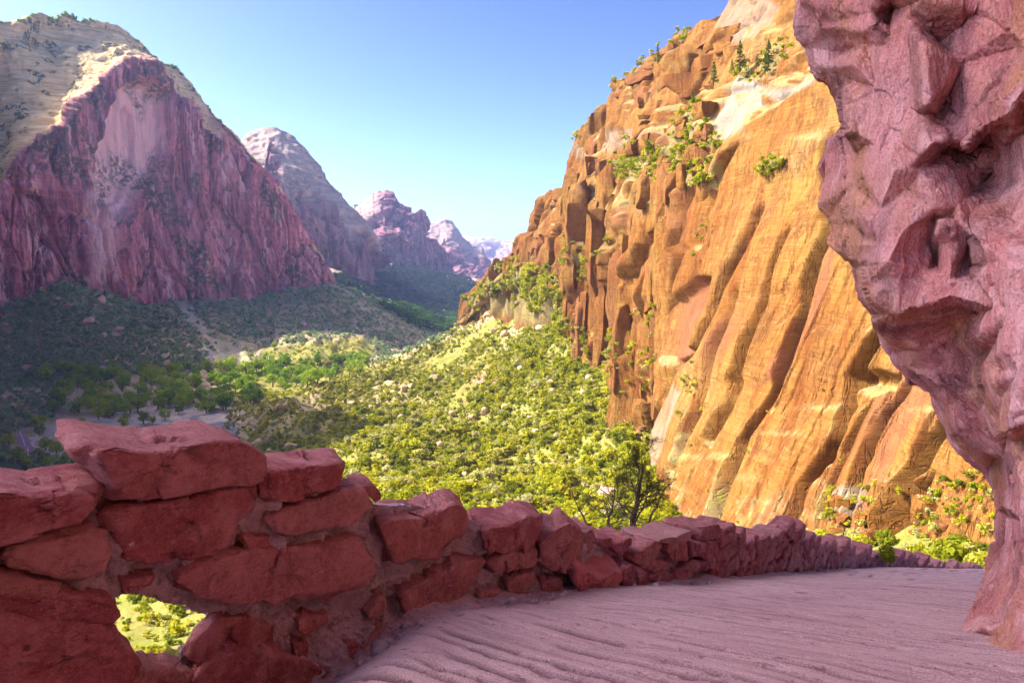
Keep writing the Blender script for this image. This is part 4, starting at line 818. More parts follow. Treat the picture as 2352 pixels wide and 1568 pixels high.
TP = [(2000,-200,5.6),(2000,30,5.7),(1985,70,5.75),(1962,150,5.75),(1955,230,5.75),(1957,300,5.75),(1990,335,5.7),(1985,400,5.6),(1982,500,5.5),(1985,600,5.45),(1962,632,5.6),
 (1938,120,6.5),(1945,180,6.45),(1935,260,6.6),(1940,310,6.6),(1968,355,6.45),(1960,420,6.35),(1955,520,6.3),(1945,590,6.4),(1925,575,6.75),(1880,60,6.5),(1900,150,6.6),
 (1985,100,5.95),(2005,60,5.6),(2050,100,5.5),(2060,250,5.4),(2050,330,5.35),(2010,330,5.5),(2015,200,5.55),(2060,480,5.25),(2040,600,5.2),(2000,690,5.45),(1985,655,5.5),(2020,480,5.35),(2015,560,5.35),
 (2110,-200,5.0),(2120,0,5.05),(2125,120,5.0),(2135,240,4.95),(2140,330,4.95),(2095,120,5.3),(2100,250,5.3),(2085,40,5.4),(2060,20,5.75),(2045,60,5.8),(2030,-20,5.5),
 (2152,-100,5.25),(2158,100,5.35),(2150,255,5.35),(2200,150,5.15),(2250,20,5.0),(2230,250,5.05),(2320,60,4.75),(2200,300,5.05),
 (2190,322,4.98),(2200,345,5.6),(2180,335,5.5),(2240,300,4.98),(2250,318,5.5),
 (2352,115,4.35),(2290,222,4.45),(2222,332,4.75),(2320,262,4.3),(2352,205,4.2),(2276,214,4.9),(2340,108,4.8),(2214,325,5.0),
 (2352,300,4.8),(2300,345,5.2),(2262,420,5.5),(2352,420,4.9),(2225,350,5.5),(2330,285,4.6),(2280,400,5.45),(2240,380,5.35),
 (2170,380,5.2),(2200,470,5.05),(2130,440,5.1),(2230,560,5.0),(2300,470,5.0),(2352,540,4.6),(2262,450,5.2),(2190,400,5.2),(2140,355,5.3),(2150,365,5.35),
 (2055,392,5.22),(2085,384,5.2),(2118,394,5.2),(2085,432,5.3),(2075,530,5.2),
 (2140,480,5.1),(2150,500,5.3),(2166,518,4.85),(2190,590,4.9),(2210,520,4.95),(2140,560,5.4),(2130,620,5.25),(2148,600,5.45),(2180,640,5.0),(2160,560,5.3),(2175,500,5.2),(2195,505,5.15),(2200,555,4.9),(2228,610,5.1),
 (2010,738,5.75),(2040,722,5.45),(2062,718,5.3),(2120,700,5.1),(2190,682,4.95),(2235,650,4.85),(2095,640,5.25),(2150,660,5.1),(2050,640,5.3),
 (2050,772,6.25),(2110,745,5.95),(2180,732,5.8),(2232,722,5.5),(2080,846,6.7),(2150,850,6.4),(2222,870,6.0),(2252,822,5.6),(2120,800,6.3),(2190,800,6.1),(2030,770,6.5),
 (2255,560,4.65),(2242,640,4.65),(2265,760,4.6),(2290,870,4.6),(2310,600,4.3),(2330,720,4.25),(2352,850,4.15),(2320,985,4.3),(2240,700,4.7),(2298,700,4.45),(2300,780,4.7),(2310,850,4.75),(2318,800,4.25),
 (2268,905,5.3),(2262,830,5.1),(2140,872,6.35),(2165,880,6.0),(2202,902,5.85),(2258,932,5.6),(2200,985,6.3),(2262,1040,6.25),(2240,962,5.85),(2290,1000,5.5),(2180,930,6.5),(2225,1010,6.4),(2215,940,5.95),(2235,1035,6.7),
 (2300,930,5.0),(2300,960,5.3),(2316,1000,5.5),(2330,1010,4.9),(2322,1082,5.3),(2312,1160,5.7),(2330,1240,5.3),(2352,1100,4.6),(2352,1200,4.5),(2322,1330,5.1),(2292,1420,4.9),(2352,1350,4.4),(2300,1120,6.3),(2285,1060,6.7),(2310,1050,5.7),(2300,1290,5.9),(2335,1290,4.75),
 (2266,1500,4.25),(2352,1480,3.9),(2332,1568,3.4),(2300,1530,3.75),(2245,1480,4.6),(2265,1440,4.75),(2275,1400,5.3),(2258,1462,4.95),(2250,1510,4.4),(2330,1420,4.3),(2320,1460,4.3)]
for v, d0 in ((-2600, 3.4), (-700, 3.6), (-200, 3.7), (100, 3.75), (300, 3.7), (500, 3.9), (700, 3.6), (900, 3.7), (1100, 3.8), (1300, 3.6), (1500, 3.2), (1800, 2.3), (2600, 1.6)):
    TP += [(2520, v, d0), (2900, v, d0 * .74), (3600, v, d0 * .52)]
TP += [(2100,-700,5.0),(2000,-700,5.4),(2100,-2600,4.8),(2250,-700,4.9),(2300,-200,4.9),(2330,2600,2.0),(2420,1700,2.6)]
n0 = len(SIL); tp = [(x, y) for x, y, d in SIL] + [(x, y) for x, y, d in TP]
td = np.array([d for *_, d in SIL] + [d for *_, d in TP])
vv, ee, ff, *_ = delaunay_2d_cdt([Vector(p) for p in tp], [(i, i + 1) for i in range(n0 - 1)], [], 0, 1e-6)
vv = np.array([tuple(x) for x in vv]); dm = np.array([td[np.argmin([(x - a) ** 2 + (y - b) ** 2 for x, y in tp])] for a, b in vv])
vs_ = np.concatenate((np.linspace(-2600, -60, 50, endpoint=False), np.linspace(-60, 1640, 620, endpoint=False), np.linspace(1640, 2600, 40)))
tt = np.concatenate((np.linspace(0, 1, 420, endpoint=False), np.linspace(1, 2, 70)))
s_ = np.array(SIL); us0 = np.interp(vs_, s_[:, 1], s_[:, 0]); sd0 = np.interp(vs_, s_[:, 1], s_[:, 2])
UU = np.where(tt[None] < 1, us0[:, None] + (2400 - us0[:, None]) * tt[None], 2400 + (3590 - 2400) * (tt[None] - 1)); VV = np.broadcast_to(vs_[:, None], UU.shape)
DD = np.broadcast_to(sd0[:, None], UU.shape).copy()
for f in ff:
    if len(f) != 3: continue
    (x1, y1), (x2, y2), (x3, y3) = vv[list(f)]; den = (y2 - y3) * (x1 - x3) + (x3 - x2) * (y1 - y3)
    if abs(den) < 1e-6: continue
    r0, r1 = np.searchsorted(vs_, (min(y1, y2, y3) - 3, max(y1, y2, y3) + 3)); u_ = UU[r0:r1]; v_ = VV[r0:r1]
    l1 = ((y2 - y3) * (u_ - x3) + (x3 - x2) * (v_ - y3)) / den; l2 = ((y3 - y1) * (u_ - x3) + (x1 - x3) * (v_ - y3)) / den; l3 = 1 - l1 - l2
    ok = (l1 >= -1e-6) & (l2 >= -1e-6) & (l3 >= -1e-6)
    DD[r0:r1][ok] = (l1 * dm[f[0]] + l2 * dm[f[1]] + l3 * dm[f[2]])[ok]
wgt = np.exp(-tt * 60)[None]; DD = blur(DD, 1); _b = blur(DD, 30); DD = _b + .85 * (DD - _b)
PO = W(UU, VV, DD)
# wrap round behind the silhouette
wr = []
for k, (du_, dD_) in enumerate(((900, 5.5), (520, 3.6), (260, 2.2), (120, 1.3), (50, .7), (20, .36), (6, .14))): wr.append(W(us0 + du_, vs_, sd0 + dD_))
PO = np.concatenate((np.stack(wr, 1), PO), 1); nw = len(wr)
n = gnorm(blur(PO, 2))
q = PO + .35 * fbm(PO * 1.2, 3, 131)[..., None]
w1, w2, wi = worley(q * S3(1.5, 1.5, 1.1), 132); w1b, w2b, wib = worley(q * S3(4.2, 4.2, 2.6), 133)
f1, g1 = facet(q * S3(1.7, 1.7, .6), 137); f2, g2_ = facet((PO + .12 * fbm(PO * 3, 2, 139)[..., None]) * S3(4.5, 4.5, 1.5), 138)
am = .045 * f1 - .016 * smooth(.03, 0, g1) + .012 * f2 - .006 * smooth(.05, 0, g2_) + .016 * fbm(PO * S3(3, 3, 1.1), 4, 134) + .020 * ridged(PO * S3(8, 8, 1.0), 3, 135) + .007 * fbm(PO * S3(16, 16, 8), 3, 136)
PO = PO + n * am[..., None]
o = link('rock_overhang', mesh_from('rock_overhang', PO, gridq(*PO.shape[:2]), M['over'], np.zeros(PO.shape[:2] + (3,)))); tag(o, 'maroon rock overhang leaning over the trail', 'rock overhang', kind='structure')

# unseen rock added behind the trail bend to bounce sunlight onto the foreground
ang = np.linspace(0, 1, 160); hb_ = np.linspace(0, 1, 120)
lx = np.interp(ang, [0, .15, .5, 1], [3.4, 3.3, 2.6, -3.5]); ly = np.interp(ang, [0, .15, .5, 1], [2.4, -2, -10, -24])
PB = np.stack((lx[None] + 1.2 * hb_[:, None] ** 2 * 2, np.broadcast_to(ly[None], (120, 160)), 9 - 12.5 * hb_[:, None] + 0 * lx[None]), -1)[:, ::-1]
PB = PB + gnorm(PB) * (.35 * fbm(PB * .6, 4, 140) + .1 * ridged(PB * 2, 2, 141))[..., None]
o = link('bounce_rock', mesh_from('bounce_rock', PB, gridq(120, 160), M['over'], np.zeros((120, 160, 3)))); tag(o, 'unseen rock face added behind the camera to bounce sunlight', 'cliff', kind='structure')
# ------------------------------------------------------------------ vegetation
def leafquads(C, Nrm, size, rg, asp=.7):
    n = len(C); t = rg.normal(size=(n, 3)); t -= (t * Nrm).sum(1, keepdims=True) * Nrm; t /= np.linalg.norm(t, axis=1, keepdims=True) + 1e-9; b = np.cross(Nrm, t)
    s = (size * rg.uniform(.6, 1.3, n))[:, None]; t = t * s; b = b * s * asp
    return np.stack((C - t * .6 - b * .8, C + t - b * .3, C + t * .7 + b, C - t + b * .5), 1).reshape(-1, 3), np.arange(n * 4).reshape(n, 4)
def crown(seed, n, lumps, rx=1, rz=.8, cz=.75, size=.2, spread=.6, lr=(.34, .58), low=.1):
    rg = np.random.default_rng(seed); L = rg.normal(size=(lumps, 3)); L /= np.linalg.norm(L, axis=1, keepdims=True); L *= rg.uniform(.25, 1, (lumps, 1)) ** .5 * spread
    R = rg.uniform(*lr, lumps); k = rg.integers(0, lumps, n); d = rg.normal(size=(n, 3)); d /= np.linalg.norm(d, axis=1, keepdims=True)
    d[:, 2] = np.where(rg.random(n) < .6, np.abs(d[:, 2]), d[:, 2])
    C = L[k] + d * (R[k] * rg.uniform(.55, 1.02, n))[:, None]; C = C * np.array((rx, rx, rz)); C[:, 2] = np.maximum(C[:, 2] + cz, low + .1 * rg.random(n))
    N = d + rg.normal(size=d.shape) * .55; N /= np.linalg.norm(N, axis=1, keepdims=True)
    return leafquads(C, N, np.full(n, size), rg)
def tube(pts, rad, n=7):
    pts = np.array(pts, float); rad = np.array(rad, float); t = np.gradient(pts, axis=0); t /= np.linalg.norm(t, axis=1, keepdims=True) + 1e-9
    a = np.cross(t, np.array((.31, .94, .12))); a /= np.linalg.norm(a, axis=1, keepdims=True) + 1e-9; b = np.cross(t, a); th = np.linspace(0, 2 * math.pi, n, endpoint=False)
    V = pts[:, None] + rad[:, None, None] * (np.cos(th)[None, :, None] * a[:, None] + np.sin(th)[None, :, None] * b[:, None])
    i = np.arange(len(pts) * n).reshape(len(pts), n); j = np.roll(i, -1, 1)
    return V.reshape(-1, 3), np.stack((i[:-1], j[:-1], j[1:], i[1:]), -1).reshape(-1, 4)
def join(parts):
    V = []; Q = []; o = 0
    for v, q in parts: V.append(v); Q.append(q + o); o += len(v)
    return np.concatenate(V), np.concatenate(Q)
def merged(name, pos, size, rz, protos, mat, sq=None):
    Vs = []; Qs = []; Ms = []; o = 0; which = RNG.integers(0, len(protos), len(pos)); tint = RNG.random(len(pos))
    for k, (pv, pq) in enumerate(protos):
        m = which == k; p = pos[m]; s = size[m]; a = rz[m]; c, d = np.cos(a)[:, None], np.sin(a)[:, None]
        X = (pv[None, :, 0] * c - pv[None, :, 1] * d) * s[:, None]; Y = (pv[None, :, 0] * d + pv[None, :, 1] * c) * s[:, None]; Z = pv[None, :, 2] * s[:, None] * (sq[m][:, None] if sq is not None else 1)
        V = np.stack((X, Y, Z), -1) + p[:, None]; n = len(p)
        Qs.append((pq[None] + (np.arange(n) * len(pv))[:, None, None] + o).reshape(-1, 4)); Vs.append(V.reshape(-1, 3)); Ms.append(np.repeat(tint[m], len(pv))); o += n * len(pv)
    V = np.concatenate(Vs); mk = np.repeat(np.concatenate(Ms)[:, None], 3, 1)
    return link(name, mesh_from(name, V, np.concatenate(Qs), mat, mk))
def sample(poly, n):
    poly = np.array(poly, float); lo, hi = poly.min(0), poly.max(0); out = []
    while sum(len(x) for x in out) < n:
        c = RNG.uniform(lo, hi, (n * 2, 2)); out.append(c[inpoly(c[:, 0], c[:, 1], poly)])
    return np.concatenate(out)[:n]
def cliffpts(poly, n, tmin=1.0, nz=-1):
    m = inpoly(CL['U'], CL['V'], poly) & (CL['T'] > tmin) & (CL['N'][..., 2] > nz); k = np.argwhere(m)
    if not len(k): return np.zeros((0, 3))
    k = k[RNG.integers(0, len(k), n)]; r = CL['P'][k[:, 0], k[:, 1]]; return r + CL['N'][k[:, 0], k[:, 1]] * (RNG.uniform(.2, 3.2, (n, 1)) * np.clip(r[:, 1:2] / 320, .25, 1.5))
visible_slope = [(1060,740),(1130,660),(1200,650),(1260,730),(1300,720),(1360,810),(1440,850),(1490,900),(1530,1000),(1560,1225),(1660,1290),(1600,1330),(1200,1330),(820,1180),(500,1060),(520,950),(560,900),(740,880),(850,840),(1000,790)]
knoll = [(510,775),(600,810),(690,790),(830,775),(862,800),(850,840),(740,885),(600,850)]
hole_poly = [(230,1360),(520,1360),(520,1568),(230,1568)]
SH = [crown(200 + k, 650, 11, 1, .8, .72, .105, .64) for k in range(6)]
SL = [crown(220 + k, 90, 7, 1, .8, .72, .23, .62) for k in range(6)]
uv = np.concatenate((sample(visible_slope, 66000), sample(hole_poly, 700), sample(knoll, 1500), sample([(1880,1240),(2080,1250),(2080,1330),(1880,1310)], 70), sample([(2080,1250),(2290,1290),(2290,1340),(2080,1320)], 160)))
G = ground(uv[:, 0], uv[:, 1]); ok = ~np.isnan(G[:, 0]) & (G[:, 1] > 40) & (G[:, 1] < 1300); G = G[ok]; uv = uv[ok]
clump = fbm(np.stack((G[:, 0] / 28, G[:, 1] / 28, G[:, 0] * 0), -1), 3, 301)
acc = np.clip((G[:, 1] / 520) ** 1.1, .25, 1) * np.clip(.72 + .8 * clump, .12, 1); ok = RNG.random(len(G)) < acc; G = G[ok]
SZ = np.exp(RNG.normal(.08, .48, len(G))) * 1.0; SZ = np.clip(SZ, .4, 4.2)
ledge = []
for poly, n, s in (([(1600,270),(1640,230),(1655,340),(1640,430),(1590,440),(1540,430),(1420,400),(1440,360),(1560,330)], 260, 2.1), ([(1410,400),(1470,350),(1560,340),(1500,430),(1440,430)], 50, 1.8), ([(1240,640),(1290,600),(1330,680),(1290,760)], 140, 1.9), ([(1070,700),(1190,600),(1300,640),(1330,760),(1250,740),(1100,720)], 700, 2.0), ([(1320,560),(1420,480),(1430,560),(1390,640),(1340,700)], 110, 1.8), ([(1740,390),(1790,365),(1830,380),(1760,415)], 34, 1.2),
                   ([(1270,700),(1500,800),(1480,900),(1400,990),(1300,830)], 170, 1.8), ([(1480,720),(1520,690),(1515,860),(1440,900),(1420,820)], 60, 1.6), ([(1700,190),(1830,90),(1840,140),(1730,210)], 40, 1.5), ([(1400,200),(1600,70),(1610,82),(1500,165),(1410,215)], 46, 1.6), ([(1320,320),(1400,240),(1405,262),(1330,335)], 12, 1.5), ([(1880,1150),(2060,1110),(2070,1240),(1900,1240)], 40, .8), ([(2090,1120),(2290,1090),(2290,1240),(2090,1240)], 60, .9), ([(1580,880),(1620,820),(1610,980),(1580,960)], 16, 1.0), ([(1600,640),(1660,500),(1640,500),(1590,640)], 8, 1.0), ([(1570,900),(2100,900),(2050,1240),(1560,1240)], 26, .45), ([(1190,560),(1290,560),(1300,700),(1200,690)], 60, 1.6)):
    q = cliffpts(poly, n, 0.9, .12 if poly[0][0] not in (1740, 1600, 1070, 1240, 1320, 1270, 1190) else -.4); ledge.append(np.c_[q, RNG.uniform(.55, 1.15, len(q)) * s * np.clip(q[:, 1] / 330, 1, 1.9)])
ledge = np.concatenate(ledge)
allp = np.concatenate((G, ledge[:, :3])); alls = np.concatenate((SZ, ledge[:, 3]))
isl = np.r_[np.zeros(len(G)), np.ones(len(ledge))]
px, py = PIX(allp); app = alls / allp[:, 1] * ((px > -20) & (px < 2300) & (py > 0) & (py < 1360))
o_ = np.argsort(-app); top, rest = o_[:300], o_[300:]
shm = [mesh_from('shrub', v, q, M['scrub']) for v, q in SH]
for i in top:
    o = link('shrub', shm[i % 6], None, tuple(allp[i] - np.array((0, 0, .12 * alls[i])))); o.scale = (alls[i], alls[i], alls[i] * random.uniform(.75, 1.15)); o.rotation_euler = (0, 0, random.uniform(0, 6.28))
    if isl[i]: tag(o, 'rounded green shrub growing from a ledge or crack of the sunlit golden cliff', 'shrub', 'shrubs on the ledges of the golden cliff')
    else: tag(o, 'rounded yellow-green shrub on the scrubby slope below the golden cliff', 'shrub', 'shrubs on the scrubby slope')
# the same brush on ground that the wall hides from the trail
hr_ = np.exp(RNG.uniform(math.log(22), math.log(420), 5200)); ha_ = np.radians(RNG.uniform(-74, 36, 5200)); hx, hy = hr_ * np.sin(ha_), hr_ * np.cos(ha_); hz = hgt(hx, hy)
hu, hv_ = PIX(np.stack((hx, hy, hz), -1)); hid = ((hu < 0) | (hv_ > np.interp(hu, [0, 240, 600, 830, 1100, 1500, 2300], [1090, 990, 1040, 1110, 1170, 1250, 1310]))) & (RNG.random(5200) < np.clip(hr_ / 160, .12, 1)) & ~inpoly(hu, hv_, hole_poly) & (hz < -6)
allp = np.concatenate((allp, np.stack((hx, hy, hz), -1)[hid])); alls = np.concatenate((alls, np.clip(np.exp(RNG.normal(.1, .4, hid.sum())), .4, 3))); rest = np.concatenate((rest, np.arange(len(allp) - hid.sum(), len(allp))))
o = merged('slope_scrub', allp[rest] - np.array((0, 0, .1)), alls[rest], RNG.uniform(0, 6.28, len(rest)), SL, M['scrubs'], RNG.uniform(.7, 1.1, len(rest))); tag(o, kind='stuff')
# talus brush, in the shade of the left mountain
uv = np.concatenate((sample([(-20,690),(110,640),(330,690),(520,690),(740,650),(860,700),(1040,770),(960,820),(850,840),(700,790),(520,770),(480,850),(300,860),(-20,900)], 11000), sample([(-20,870),(130,880),(120,960),(40,990),(-20,1110)], 700), sample([(500,770),(700,790),(850,800),(860,840),(600,860)], 800), sample([(0,1040),(180,1060),(180,1110),(0,1110)], 120), sample([(740,640),(870,610),(1030,610),(1110,660),(1050,705),(930,710),(860,700)], 9000)))
G = ground(uv[:, 0], uv[:, 1]); ok = ~np.isnan(G[:, 0]) & (G[:, 1] > 380) & (G[:, 1] < 3600); G = G[ok]
gu, gv = PIX(G); bare = softpoly(gu + 6 * fbm(G / 20, 2, 305), gv, [(395,690),(425,690),(510,790),(600,835),(480,845),(460,775)], 8)
ok = (RNG.random(len(G)) > .85 * bare) & ~(inpoly(gu, gv, LITP) & (G[:, 1] < 1180)); G = G[ok]
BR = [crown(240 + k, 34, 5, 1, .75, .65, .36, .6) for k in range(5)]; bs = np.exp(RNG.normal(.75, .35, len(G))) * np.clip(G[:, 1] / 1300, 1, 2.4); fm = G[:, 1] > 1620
for nm, m, mt in (('talus_brush', ~fm, 'talus'), ('far_shade_brush', fm, 'farshade')):  # far brush carries its slope's shade in the leaf colour
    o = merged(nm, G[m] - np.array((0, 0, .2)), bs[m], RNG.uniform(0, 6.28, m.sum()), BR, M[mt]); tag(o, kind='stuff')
# cottonwoods of the valley floor
def cottonwood(seed):
    rg = np.random.default_rng(seed); parts = [tube([(0, 0, -.05), (.02, .01, .25), (.05, .02, .5), (.03, -.02, .75)], [.045, .036, .026, .012])]
    for k in range(5):
        a = rg.uniform(0, 6.28); r = rg.uniform(.2, .34); parts.append(tube([(.03, .01, rg.uniform(.25, .45)), (r * .5 * math.cos(a), r * .5 * math.sin(a), .5), (r * math.cos(a), r * math.sin(a), .7)], [.022, .015, .006], 5))
    v, q = crown(seed, 520, 14, .5, .44, .54, .06, .8, (.3, .52), .12); return join(parts), (v, q)
CW = [cottonwood(400 + k) for k in range(4)]; CWm = [(mesh_from('trunk', *a, M['bark']), mesh_from('crown', *b, M['cotton'])) for a, b in CW]
spots = [tuple(x) for x in sample([(105,860),(180,850),(300,858),(440,846),(520,852),(580,880),(600,925),(520,945),(440,955),(330,950),(230,965),(120,955)], 150)] + [tuple(x) for x in sample([(500,845),(620,838),(830,825),(860,850),(760,885),(640,900),(560,880)], 70)]
solo = [(292,966),(285,985),(380,965),(350,975),(410,950),(250,958),(180,1010),(205,1040),(218,1010),(85,985),(92,1000),(105,1035),(130,1050),(90,1060),(60,1075),(110,1075),(20,1025),(145,1075),(165,1010),(330,975),(455,940),(300,940),(185,985),(630,805),(575,825),(95,985),(40,1065),(225,1035)]
G = ground(*np.array(spots + solo).T); nsp = len(spots)
G2 = ground(*sample([(875,705),(1055,700),(1055,772),(960,755)], 420).T); G2 = G2[~np.isnan(G2[:, 0])]; G2 = G2[G2[:, 1] > 1400]; hts = []
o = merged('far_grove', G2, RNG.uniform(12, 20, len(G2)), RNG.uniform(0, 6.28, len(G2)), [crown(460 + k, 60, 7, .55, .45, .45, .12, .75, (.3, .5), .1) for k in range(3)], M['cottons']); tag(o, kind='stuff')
for i, g in enumerate(G):
    if np.isnan(g[0]): continue
    lit = i < nsp and i >= 150; far = i >= len(G); lone = nsp <= i < len(G)
    hgt_ = random.uniform(11, 18) if i < nsp else (random.uniform(8, 13) if lone else random.uniform(12, 20)); hts.append(hgt_)
    t = empty('cottonwood', tuple(g), random.uniform(0, 6.28)); t.scale = (hgt_ * random.uniform(.9, 1.2),) * 2 + (hgt_,)
    k = i % 4; link('trunk', CWm[k][0], t); link('crown', CWm[k][1], t)
    if lit: tag(t, 'bright green cottonwood at the sunlit edge of the valley grove', 'tree', 'sunlit cottonwoods')
    elif lone: tag(t, 'single cottonwood standing on the pale river flat or beside the road', 'tree', 'cottonwoods by the river flat')
    else: tag(t, 'shaded cottonwood in the dense grove across the valley floor', 'tree', 'shaded cottonwoods')
# conifers on the right-hand cliff
def conifer(seed, n=300, tall=1.0):
    rg = np.random.default_rng(seed); tr = tube([(0, 0, -.03), (.01, 0, .5), (0, .01, 1.0)], [.022, .014, .003], 6); C = []; Nn = []; S = []
    for k in range(n):
        h = rg.uniform(.16, 1) ; r = (1.02 - h) ** .8 * .24 * rg.uniform(.3, 1.1); a = rg.uniform(0, 6.28); C.append((r * math.cos(a), r * math.sin(a), h - .25 * r)); Nn.append((math.cos(a) * .4, math.sin(a) * .4, .8)); S.append(.05 * (1.1 - .6 * h))
    C = np.array(C); Nn = np.array(Nn) + rg.normal(size=C.shape) * .4; Nn /= np.linalg.norm(Nn, axis=1, keepdims=True); return tr, leafquads(C, Nn, np.array(S), rg)
CF = [conifer(500 + k) for k in range(3)]; CFm = [(mesh_from('trunk', *a, M['bark']), mesh_from('crown', *b, M['pine'])) for a, b in CF]
def cliff_at(u, v, tmin=.95):
    d = np.hypot(CL['U'] - u, CL['V'] - v) + 1e3 * (CL['T'] < tmin); k = np.unravel_index(d.argmin(), d.shape); return CL['P'][k] + CL['N'][k] * np.array((4, 4, 1))
for (u, v, hpx, lab) in ((1528,150,52,'lone tall pine on the skyline edge of the golden cliff'),(1503,155,18,'short pine on the skyline below the tall pine'),(1670,205,66,'slim dark conifer standing apart on the pale ledge below the cliff top'),(1722,182,44,'stubby conifer left of the tallest ledge conifer'),(1738,176,84,'tallest conifer in the ledge group near the overhang'),(1768,170,40,'small conifer between the ledge conifers'),(1790,160,74,'bushy conifer on the ledge closest to the overhang'),(1800,176,60,'thin leaning conifer in front of the bushy one'),(1640,262,50,'conifer at the head of the green gully'),(1357,288,14,'tiny tree on a knob of the far skyline edge'),(1440,180,14,'tiny tree on the flat skyline step'),(1170,655,14,'tiny conifer on the low rocky point')):
    g = cliff_at(u, v); h = .8 * hpx / F * g[1]; t = empty('conifer', tuple(g - np.array((0, 0, .02 * h))), random.uniform(0, 6)); t.scale = (h, h, h); k = len(lab) % 3; link('trunk', CFm[k][0], t); link('crown', CFm[k][1], t); tag(t, lab, 'tree')
# small trees fringing the crest of the left mountain
cr = np.array(crest); uu = RNG.uniform(-5, 640, 90)
for u in uu:
    v = np.interp(u, cr[:, 0], cr[:, 1]); d = np.interp(u, cr[:, 0], cr[:, 2]); g = W(u, v + RNG.uniform(0, 5), d - 3); h = random.uniform(4, 9)
    t = link('pinyon', CWm[int(u) % 4][1], None, tuple(g - np.array((0, 0, h * .35)))); t.scale = (h, h, h); tag(t, 'tiny dark pinyon on the crest of the tall left mountain', 'tree', 'pinyons along the left mountain crest')
# boulders on the talus and on the slope
def rock(seed, n=16):
    rg = np.random.default_rng(seed); th = np.linspace(0, 2 * math.pi, n * 2, endpoint=False); ph = np.linspace(.02, math.pi - .02, n)
    V = np.stack((np.sin(ph)[:, None] * np.cos(th), np.sin(ph)[:, None] * np.sin(th), np.cos(ph)[:, None] + 0 * th), -1)
    for _ in range(12):
        nv = rg.normal(size=3); nv /= np.linalg.norm(nv); h = V @ nv; V = V - np.maximum(h - rg.uniform(.5, .85), 0)[..., None] * nv
    V = V * (1 + .06 * fbm(V * 3 + seed, 3, 3))[..., None] * rg.uniform(.75, 1.2, 3); i = np.arange(n * 2 * n).reshape(n, 2 * n); j = np.roll(i, -1, 1)
    return V.reshape(-1, 3), np.stack((i[:-1], i[1:], j[1:], j[:-1]), -1).reshape(-1, 4)
RK = [rock(600 + k) for k in range(5)]; RKm = [mesh_from('boulder', v, q, M['boulder'], flat=False) for v, q in RK]; RKg = [mesh_from('boulder', v, q, M['gboulder']) for v, q in RK]
def boulder(u, v, wpx, lab, grp, ms, k):
    g = ground([u], [v])[0]
    if np.isnan(g[0]): return
    s = wpx / F * g[1] * .78; o = link('boulder', ms[k % 5], None, tuple(g + np.array((0, 0, s * .35)))); o.scale = (s, s, s * random.uniform(.7, 1)); o.rotation_euler = (0, 0, k * 1.7); tag(o, lab, 'boulder', grp)
for k, (u, v, w) in enumerate(((232,698,20),(205,740,13),(196,742,9),(275,760,14),(320,742,9),(240,775,10),(186,785,9),(365,782,7),(420,785,8),(60,850,16),(70,745,8),(245,830,11),(238,850,14),(215,860,8),(292,872,10),(385,835,10),(365,865,9),(430,855,8),(480,870,14),(130,690,10),(318,720,8),(160,705,9),(10,915,9),(620,720,8),(790,720,9),(760,755,6),(700,745,7),(655,780,5),(12,748,12))):
    boulder(u, v, w, 'pinkish boulder lying among dark brush on the talus under the left mountain', 'boulders on the talus', RKm, k)
for k in range(90):
    u, v = sample(visible_slope, 1)[0]; boulder(u, v, random.uniform(5, 20), 'tan boulder half hidden by shrubs on the sunlit slope', 'boulders on the sunlit slope', RKg, k)
boulder(1395, 1148, 40, 'big pink boulder showing behind the bare twigs on the slope', None, RKm, 3)
# road and river, laid on the valley floor
def strip(name, pix, width, mat, lift, label, n=80, off=0.0):
    g = ground(*np.array(pix, float).T); g = g[~np.isnan(g[:, 0])]; s = np.r_[0, np.cumsum(np.hypot(*np.diff(g[:, :2], axis=0).T))]; t = np.linspace(0, s[-1], n)
    x = np.interp(t, s, g[:, 0]); y = np.interp(t, s, g[:, 1])
    for _ in range(6): x[1:-1] = (x[:-2] + 2 * x[1:-1] + x[2:]) / 4; y[1:-1] = (y[:-2] + 2 * y[1:-1] + y[2:]) / 4
    dx, dy = np.gradient(x), np.gradient(y); L = np.hypot(dx, dy); nx, ny = -dy / L, dx / L; w = np.linspace(-.5, .5, 7)[None] * np.interp(np.linspace(0, 1, n), np.linspace(0, 1, len(np.atleast_1d(width))), np.atleast_1d(width))[:, None] + off
    X = x[:, None] + nx[:, None] * w; Y = y[:, None] + ny[:, None] * w; zc = hgt(x, y); zc = np.convolve(np.pad(zc, 6, 'edge'), np.ones(13) / 13, 'valid'); Z = np.maximum(zc[:, None] + 0 * w, hgt(X, Y)) + lift
    o = link(name, mesh_from(name, np.stack((X, Y, Z), -1), gridq(n, 7), mat)); tag(o, label, name.split('_')[0], kind='structure'); return o
rp = [(50,1075),(60,1058),(66,1045),(64,1030),(54,1012),(47,998),(46,984),(52,972),(66,962),(84,955),(100,950),(118,946)]
strip('road', rp, 7.6, M['road'], .35, 'purplish asphalt road curving through the valley')
strip('road_line', rp, .42, M['line'], .42, 'pale centre line of the valley road')
strip('river', [(545,1000),(520,978),(500,972),(470,978),(440,968),(450,955),(500,948),(530,944)], [5, 9, 10, 6, 8, 6], M['water'], .25, 'pale shallow river in its sandy wash')
